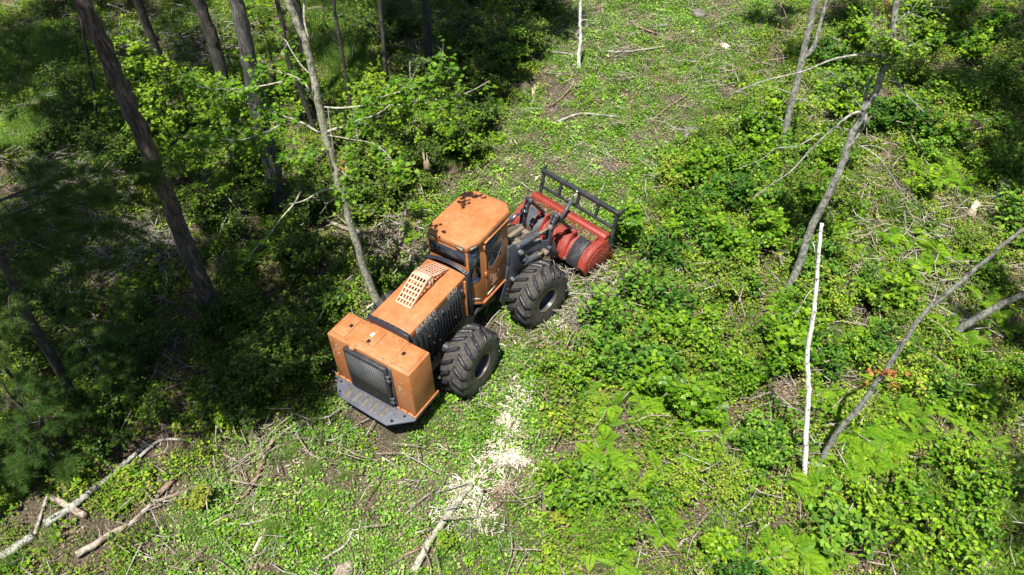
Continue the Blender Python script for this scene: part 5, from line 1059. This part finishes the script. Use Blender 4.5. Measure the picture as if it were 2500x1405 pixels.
# ---- shrubs
def shrub(label, seed, h, rad, leafm, leaf, tpl, nst=9, per=8, ntw=9, name='leafy_shrub'):
    rng = np.random.default_rng(seed); r = thing(name, label, 'shrub'); mw, ml = MB(), MB()
    for k in range(nst):
        a = rng.uniform(0, 2 * pi); rr_ = rad * rng.uniform(.25, 1); hh = h * rng.uniform(.6, 1.05) * (1 - .3 * rr_ / rad); e = np.array([rr_ * cos(a), rr_ * sin(a), hh]); ln = smoothline([(0, 0, -.05), e * (.35, .35, .55) + rng.normal(0, .03, 3), e], 4)
        mw.tube(ln, np.linspace(.012, .004, len(ln)), 4); leafy_twigs(mw, ml, ln, rng, ntw, rad * .45, leaf, tpl, start=.3, per=per, tw_r=.003)
    link('stems', mw.mesh('stems', B_BROWN), r); link('foliage', ml.mesh('foliage', leafm), r); return r
L_WOOD2 = leaf_mat('dark_green_leaf', [(.025, .085, .010), (.06, .17, .014), (.11, .26, .018), (.17, .32, .03)])
SG = 'leafy shrubs in the uncut growth right of the lane'; WG = 'shrubs of the shaded wood on the left'; MG = 'young maples of the wood left of the lane'
def spread(protos, group, centres, s0, s1, seed):
    rng = np.random.default_rng(seed); first = [True] * len(protos)
    for q in protos: q['group'] = group
    for (cx, cy, sx, sy, n_) in centres:
        for _ in range(n_):
            x_, y_ = cx + rng.normal(0, sx), cy + rng.normal(0, sy); g_ = G(x_, y_)
            if inpoly(np.array([g_[:2]]), LANE)[0] or NEARM(np.array([g_[:2]]))[0] or (y_ > 1000 and nearlog(np.array([g_[:2]]), .6)[0]): continue
            k = rng.integers(len(protos)); s_ = rng.uniform(s0, s1); p_ = onG(x_, y_)
            if first[k]: protos[k].location = p_; protos[k].scale = (s_,) * 3; protos[k].rotation_euler = (0, 0, rng.uniform(0, 6)); first[k] = False
            else: dup(protos[k], p_, rng.uniform(0, 6), s_)
    for k, fl in enumerate(first):
        if fl: protos[k].location = onG(centres[0][0], centres[0][1])
PR = [shrub('bushy bright green shrub in the sunlit uncut growth', 41, .85, .55, L_SHRUB, .080, OV), shrub('fine leaved low bush in the sunlit uncut growth', 42, .60, .5, L_BROAD, .045, SM, 10, 12, 12), shrub('tall pointed leaved seedling bush in the uncut growth', 43, 1.15, .5, L_SHRUB, .095, MP, 8, 8, 8), shrub('loose dark green bush with long leaves in the uncut growth', 47, .95, .6, L_WOOD2, .10, OV, 9, 7, 8), shrub('fine leaved low bush in the sunlit uncut growth', 48, .75, .55, L_BROAD, .055, OV, 10, 10, 11)]
spread(PR, SG, [(1700, 480, 70, 70, 24), (1780, 400, 60, 50, 12), (1850, 500, 60, 60, 16), (1760, 600, 60, 50, 14), (1900, 420, 60, 40, 10), (2050, 180, 80, 60, 10), (1850, 300, 50, 40, 8), (2200, 300, 60, 60, 10), (2330, 280, 60, 80, 14), (2440, 420, 50, 80, 10), (2430, 600, 40, 60, 8), (2000, 620, 40, 60, 7), (1620, 830, 50, 40, 6), (1780, 900, 60, 40, 6),
               (2060, 100, 50, 40, 4), (2250, 120, 80, 60, 8), (2400, 120, 60, 60, 8), (1990, 740, 40, 40, 4), (2330, 1240, 60, 50, 5), (1920, 860, 40, 30, 4), (1500, 860, 60, 40, 6), (1650, 960, 90, 60, 9), (1800, 1250, 90, 80, 9), (2150, 950, 80, 60, 6), (2200, 1300, 90, 50, 7), (1500, 1250, 70, 70, 8), (2120, 740, 80, 50, 6), (2400, 1000, 50, 60, 5)], .85, 1.5, 51)
PW = [shrub('leafy shrub in the shaded wood', 44, 1.15, .75, L_SHADE, .09, OV, name='understory_shrub'), shrub('leafy shrub in the shaded wood', 45, .9, .6, L_SHADE, .08, MP, 9, 8, 9, name='understory_shrub'), shrub('leafy shrub in the shaded wood', 46, 1.4, .8, L_SHADE, .08, OV, 11, 8, 10, name='understory_shrub')]
spread(PW, WG, [(1150, 220, 90, 90, 26), (1250, 80, 60, 60, 14), (1080, 400, 60, 50, 12), (1180, 130, 60, 60, 8), (950, 430, 60, 60, 10), (1000, 90, 90, 60, 12), (860, 500, 50, 50, 6), (700, 640, 80, 60, 8), (560, 520, 60, 50, 8), (400, 380, 70, 60, 8), (120, 330, 80, 60, 8), (300, 900, 90, 60, 9), (550, 900, 90, 50, 10), (750, 870, 50, 50, 7), (700, 950, 60, 30, 6),
               (100, 1160, 60, 40, 7), (260, 1120, 60, 40, 7), (450, 1100, 50, 30, 5), (600, 760, 60, 40, 6), (200, 30, 120, 40, 8), (1060, 300, 60, 60, 8), (130, 800, 80, 90, 9), (480, 250, 50, 60, 5), (70, 1250, 40, 60, 4), (770, 780, 40, 40, 5), (1330, 30, 30, 30, 3), (330, 1230, 40, 30, 3)], .7, 1.2, 52)
# single shrubs the photo shows alone
for lb, mt, px_, s_, sd in [('rounded yellow green shrub beside the frayed log at lower left', L_YEL, (490, 1245), .75, 61), ('dark broad leaved plant in front of the fern clump, centre right', L_BROAD, (1450, 1010), .6, 62), ('yellow and green bush left of the thick pine trunk', L_YEL, (355, 500), .9, 63), ('dark leaved plant beside the white birch foot', L_BROAD, (2020, 1200), .75, 64), ('pale grey green willow like bush near the right edge', L_GREYLEAF, (2440, 490), .8, 65),
                           ('yellow green leafy plant left of the rear housing', L_YEL, (700, 960), .6, 66), ('large leaved bright plant close beside the rear housing', L_SHRUB, (775, 895), .8, 67), ('upright leafy sapling left of the fern near the deck plate', L_SHRUB, (575, 1030), .9, 68), ('yellow green bramble patch at the bottom centre', L_YEL, (1375, 1270), .6, 69), ('dark green bramble below the twin forked trunk', L_SHRUB, (1900, 340), 1.0, 70),
                           ('low bright bush touching the hood beside the maple foot', L_SHRUB, (935, 705), .7, 71), ('brown withered bush beside the leaning grey trunk fork', L_RED, (2185, 300), .55, 72), ('dark leafed plant left of the bottom shredded log', L_BROAD, (1095, 1330), .6, 73)]:
    r_ = shrub(lb, sd, .8, .5, mt, .085, OV, 8, 8, 8); r_.location = onG(*px_); r_.scale = (s_,) * 3
# ---- young maples with layered branches
def young_maple(seed, h):
    rng = np.random.default_rng(seed); r = thing('young_maple', 'young maple with flat sprays of pointed leaves in the wood', 'tree'); mw, ml = MB(), MB(); tp = smoothline([(0, 0, -.1), (rng.normal(0, .08), rng.normal(0, .08), h * .5), (rng.normal(0, .2), rng.normal(0, .2), h)], 5)
    mw.tube(tp, np.linspace(.035, .008, len(tp)), 7)
    link('trunk', mw.mesh('trunk', B_DARK, True), r); mb_ = MB()
    for k in range(int(h * 5)):
        z = rng.uniform(.25, 1); t = z * (len(tp) - 1); p = tp[int(min(t, len(tp) - 1))]; a = rng.uniform(0, 2 * pi); l_ = (1.25 - z * .7) * rng.uniform(.6, 1.1); e = p + np.array([cos(a) * l_, sin(a) * l_, rng.uniform(.0, .25)]); ln = smoothline([p, (p + e) / 2 + (0, 0, .08), e], 3)
        mb_.tube(ln, np.linspace(.010, .003, len(ln)), 4); leafy_twigs(mb_, ml, ln, rng, 7, .35, .10, MP, start=.3, per=6, flat=.2, tw_r=.003)
    link('branches', mb_.mesh('branches', B_DARK), r); link('foliage', ml.mesh('foliage', L_MAPLE), r); return r
PM = [young_maple(81, 3.2), young_maple(82, 2.4), young_maple(83, 3.8)]
spread(PM, MG, [(430, 400, 60, 40, 4), (560, 400, 60, 40, 4), (380, 320, 50, 30, 2), (620, 470, 60, 30, 3), (900, 420, 40, 30, 2), (720, 340, 60, 40, 2), (980, 330, 60, 40, 2), (1150, 420, 20, 20, 1), (850, 250, 80, 60, 2), (1240, 190, 30, 40, 2), (760, 620, 40, 30, 1), (640, 300, 60, 40, 2)], .75, 1.1, 53)
# ---- pines with needle tufts, and the canopy trees that shade the ground
def tuft(mb, p, d, rng, n=34, l_=.11, w_=.0022, m=0):
    d = d / np.linalg.norm(d); v = rng.normal(0, 1, (n, 3)); v /= np.linalg.norm(v, axis=1)[:, None]; v = v + d * 1.0; v /= np.linalg.norm(v, axis=1)[:, None]; s_ = np.cross(v, rng.normal(0, 1, (n, 3))); s_ /= np.linalg.norm(s_, axis=1)[:, None]; s_ *= w_
    b = p + v * .01 + d * rng.uniform(-.10, .03, (n, 1)); L_ = (l_ * rng.uniform(.7, 1.1, n))[:, None]; V = np.stack([b - s_, b + s_, b + v * L_ + (0, 0, -.006)], 1).reshape(-1, 3); mb.add(V, np.arange(n * 3).reshape(n, 3), m, np.repeat(rng.random(n), 3))
def pine(label, foot, top, r0, r1, whorls, rng, blen, tn=34, nl=.12, wn=.0025, bk=B_DARK, dens=1.0):
    org = np.array(foot, float); T = np.array(top, float) - org; root = thing('pine_tree', label, 'tree', tuple(org)); ts = np.linspace(0, 1, 9); P = T * ts[:, None] + rng.normal(0, .05, (9, 3)); P[0] = (0, 0, -.2); mb = MB(); mb.tube(smoothline(P, 3), np.linspace(r0, r1, 25), 12, rough=.04, rng=rng); link('trunk', mb.mesh('trunk', bk, True), root); ml = MB()
    for (z0, az, l_, dr) in whorls(rng):
        p = T * (z0 / T[2]); mbb = MB(); e = p + np.array([cos(az) * l_, sin(az) * l_, dr * l_]); ln = smoothline([p, (p + e) / 2 + (0, 0, .08 * l_), e], 5); mbb.tube(ln, np.linspace(.009 + .006 * l_, .004, len(ln)), 6)
        for k in range(int(15 * l_ * dens)):
            t_ = rng.uniform(.25, 1) ** .8 * (len(ln) - 1); i_ = min(int(t_), len(ln) - 2); q = ln[i_] + (ln[i_ + 1] - ln[i_]) * (t_ - i_); ax = ln[i_ + 1] - ln[i_]; ax /= np.linalg.norm(ax); sd_ = np.array([-ax[1], ax[0], 0]) * rng.choice([-1, 1]); d = ax * rng.uniform(.5, 1) + sd_ * rng.uniform(.4, 1) + (0, 0, rng.normal(0, .2)); d /= np.linalg.norm(d); tl_ = rng.uniform(.2, .5) * (1.15 - t_ / len(ln) * .5)
            mbb.tube([q, q + d * tl_], [.005, .003], 4)
            for u in np.arange(.35, 1.01, .16): tuft(ml, q + d * tl_ * u + rng.normal(0, .015, 3), d + (0, 0, .15), rng, tn, nl, wn)
        tuft(ml, ln[-1], ln[-1] - ln[-2], rng, tn * 2, nl, wn); link('branch', mbb.mesh('branch', bk), root)
    link('needles', ml.mesh('needles', [L_NEEDLE]), root); return root
def ptray(px, py, D): d = ray(px, py); return CC + d / np.linalg.norm(d) * D
R3 = np.random.default_rng(91)
def wl(h, l0, n):
    return lambda r: [(h * (.18 + .8 * (k / n)), 2.4 * k + r.uniform(-.3, .3), l0 * (1.1 - .85 * k / n), .25) for k in range(n)]
for lb, px_, h, l0, n in [('young pine with bright soft needles, nearest the dark shade at left', (150, 1150), 3.0, 1.0, 20), ('young pine at the left edge with long soft needles', (20, 1190), 3.4, 1.1, 22), ('small bright pine further up the left side', (285, 985), 2.3, .8, 15), ('low pine sapling at the left edge in half shade', (60, 960), 3.2, 1.0, 18)]:
    f_ = onG(*px_); pine(lb, f_, f_ + (.15, -.1, h), .05, .012, wl(h, l0, n), R3, None, 30, .17, .0030, dens=.9)
# pine with its foot in view at the left
fb = onG(205, 1015); TPX = trace([(205, 1015), (130, 880), (60, 730), (-20, 600), (-120, 420)], (205, 1012))
def w2(r):
    out = []
    for (px, py, off) in [(330, 560, .5), (260, 480, .6), (380, 440, 0), (200, 620, -.5), (150, 560, .2), (300, 640, -.8), (100, 420, .8), (250, 720, -.9), (330, 820, -.6), (240, 850, -1.0), (120, 680, .5), (60, 560, 0), (380, 480, .3), (30, 800, .4), (180, 780, -1.2), (420, 400, .4)]:
        q = trace([(px, py)], (205, 1012), off * 1.5)[0] if False else ptray(px, py, np.linalg.norm(trace([(px, py)], (205, 1012))[0] - CC) - 1.0 - off)
        q = q - fb; z0 = max(2.0, q[2] + .1); ax = (TPX[-1] - TPX[0]); p = ax * (z0 / ax[2]); d = q[:2] - p[:2]; l_ = min(3.6, np.hypot(*d)); out.append((z0, math.atan2(d[1], d[0]), l_, -.05))
    return out
pine('dark shaded pine trunk with spreading needled branches at the left side', fb, TPX[-1], .11, .08, w2, R3, None, 24, .13, .0030, dens=1.1)
def canopy(label, foot, top, crowns, r_=.16, kind='oak_tree', seed=0, leaf=.17):
    rng = np.random.default_rng(seed + 300); org = np.array([foot[0], foot[1], float(gz(*foot))]); root = thing(kind, label, 'tree', tuple(org)); T = np.array(top) - org; mb = MB(); P = T * np.linspace(0, 1, 7)[:, None]; P[1:-1, :2] += rng.normal(0, .12, (5, 2)); P[0, 2] = -.15
    mb.tube(smoothline(P, 4), np.linspace(r_, r_ * .45, 25), 10, rough=.04, rng=rng); link('trunk', mb.mesh('trunk', B_DARK, True), root); ml = MB()
    for (cx, cy, cz, rx, rz_, n_) in crowns:
        c = np.array((cx, cy, cz)) - org; crown_blob(ml, c, rx, rz_, int(n_ * 2.3), rng, leaf); mb = MB(); s0 = T * rng.uniform(.72, .95); mb.tube(smoothline([s0, (s0 + c) / 2 + (0, 0, .3), c], 4), np.linspace(r_ * .45, .03, 9), 6); link('branch', mb.mesh('branch', B_DARK), root)
    link('crown', ml.mesh('crown', [L_SHADE]), root)
for a in [
 ('tall leafy tree just outside the lower left corner', (-9.3, 4.2), (-8.2, 4.4, 18), [(-6.6, 3.0, 17, 1.7, 1.3, 1000), (-8.0, 4.6, 17.5, 1.9, 1.5, 1300), (-6.0, 5.2, 16.6, 1.7, 1.0, 1000), (-3.9, 4.7, 17, 1.3, .9, 500), (-5.0, 7.0, 17, 1.8, 1.0, 900), (-2.6, 6.6, 17, 1.5, .9, 420)]),
 ('tall tree outside the left edge, second along from the corner', (-9.5, 9.5), (-8, 9.2, 18), [(-7.2, 7.4, 17, 2.2, 1.5, 1500), (-7.0, 10.6, 17, 2.4, 1.6, 1700), (-5.7, 12.9, 17, 2.6, 1.5, 1900), (-3.0, 10.5, 17, 1.6, 1.0, 600)]),
 ('tall tree at the far left shading the grass', (-3, 18), (-2.2, 18, 18), [(-3.0, 14.5, 17.5, 2.4, 1.5, 1200), (-.5, 20.5, 17, 2.8, 1.8, 2200), (2.0, 17.2, 17, 2.2, 1.5, 1300), (.8, 22.6, 17, 3.2, 1.5, 2400), (4.9, 20.2, 17.2, 2.2, 1.4, 1200), (-1.4, 17.0, 17, 1.8, 1.0, 900), (1.6, 13.4, 17, 1.8, 1.0, 600)]),
 ('shaded trunk high in the wood above the cab', (8.8, 10.2), (8.6, 9.6, 18), [(8.5, 7.4, 16.8, 2.3, 1.6, 2000), (9.0, 10.6, 17.6, 2.6, 1.7, 2600), (6.4, 5.8, 16.8, 1.6, 1.0, 900), (5.6, 9.4, 17, 1.9, 1.0, 900)]),
 ('shaded trunk at the edge of the lane near the top', (12.8, 8.2), (12.0, 7.2, 18), [(11.7, 6.9, 16.8, 1.9, 1.4, 1500), (12.6, 9.8, 17.4, 2.6, 1.7, 2300)]),
 ('dark trunk in the far wood behind the thin stems', (6.6, 14.6), (6.2, 13.6, 18), [(5.6, 12.6, 17.5, 1.8, 1.3, 700), (10.5, 14.6, 17.5, 3.2, 2.0, 2600)]),
 ('tall tree outside the right edge shading the right corner', (15.5, -14.6), (15.5, -12.5, 18), [(15.0, -9.2, 17, 2.2, 1.4, 1500), (11.2, -10.6, 17, 1.9, 1.3, 1100), (19.4, -10.4, 17.4, 2.6, 1.7, 1900)]),
 ('tall tree outside the right edge further back', (22.5, -14), (22, -12.6, 18), [(22.5, -10.8, 17, 2.4, 1.6, 1300), (19.3, -6.6, 17, 1.9, 1.2, 900), (17.6, -3.8, 17, 1.5, 1.0, 450), (14.2, -5.6, 17, 1.4, .9, 300), (16.2, -.8, 17, 1.2, .8, 260)]),
 ('tall tree outside the lower right corner', (.6, -16.0), (.8, -14.6, 17), [(1.6, -11.2, 16.2, .7, .5, 130), (4.4, -11.6, 16.6, 1.4, .9, 420), (-.6, -13.0, 16.2, 1.6, 1.1, 420)]),
]: canopy(*a, seed=int(abs(a[1][0] * 10)))
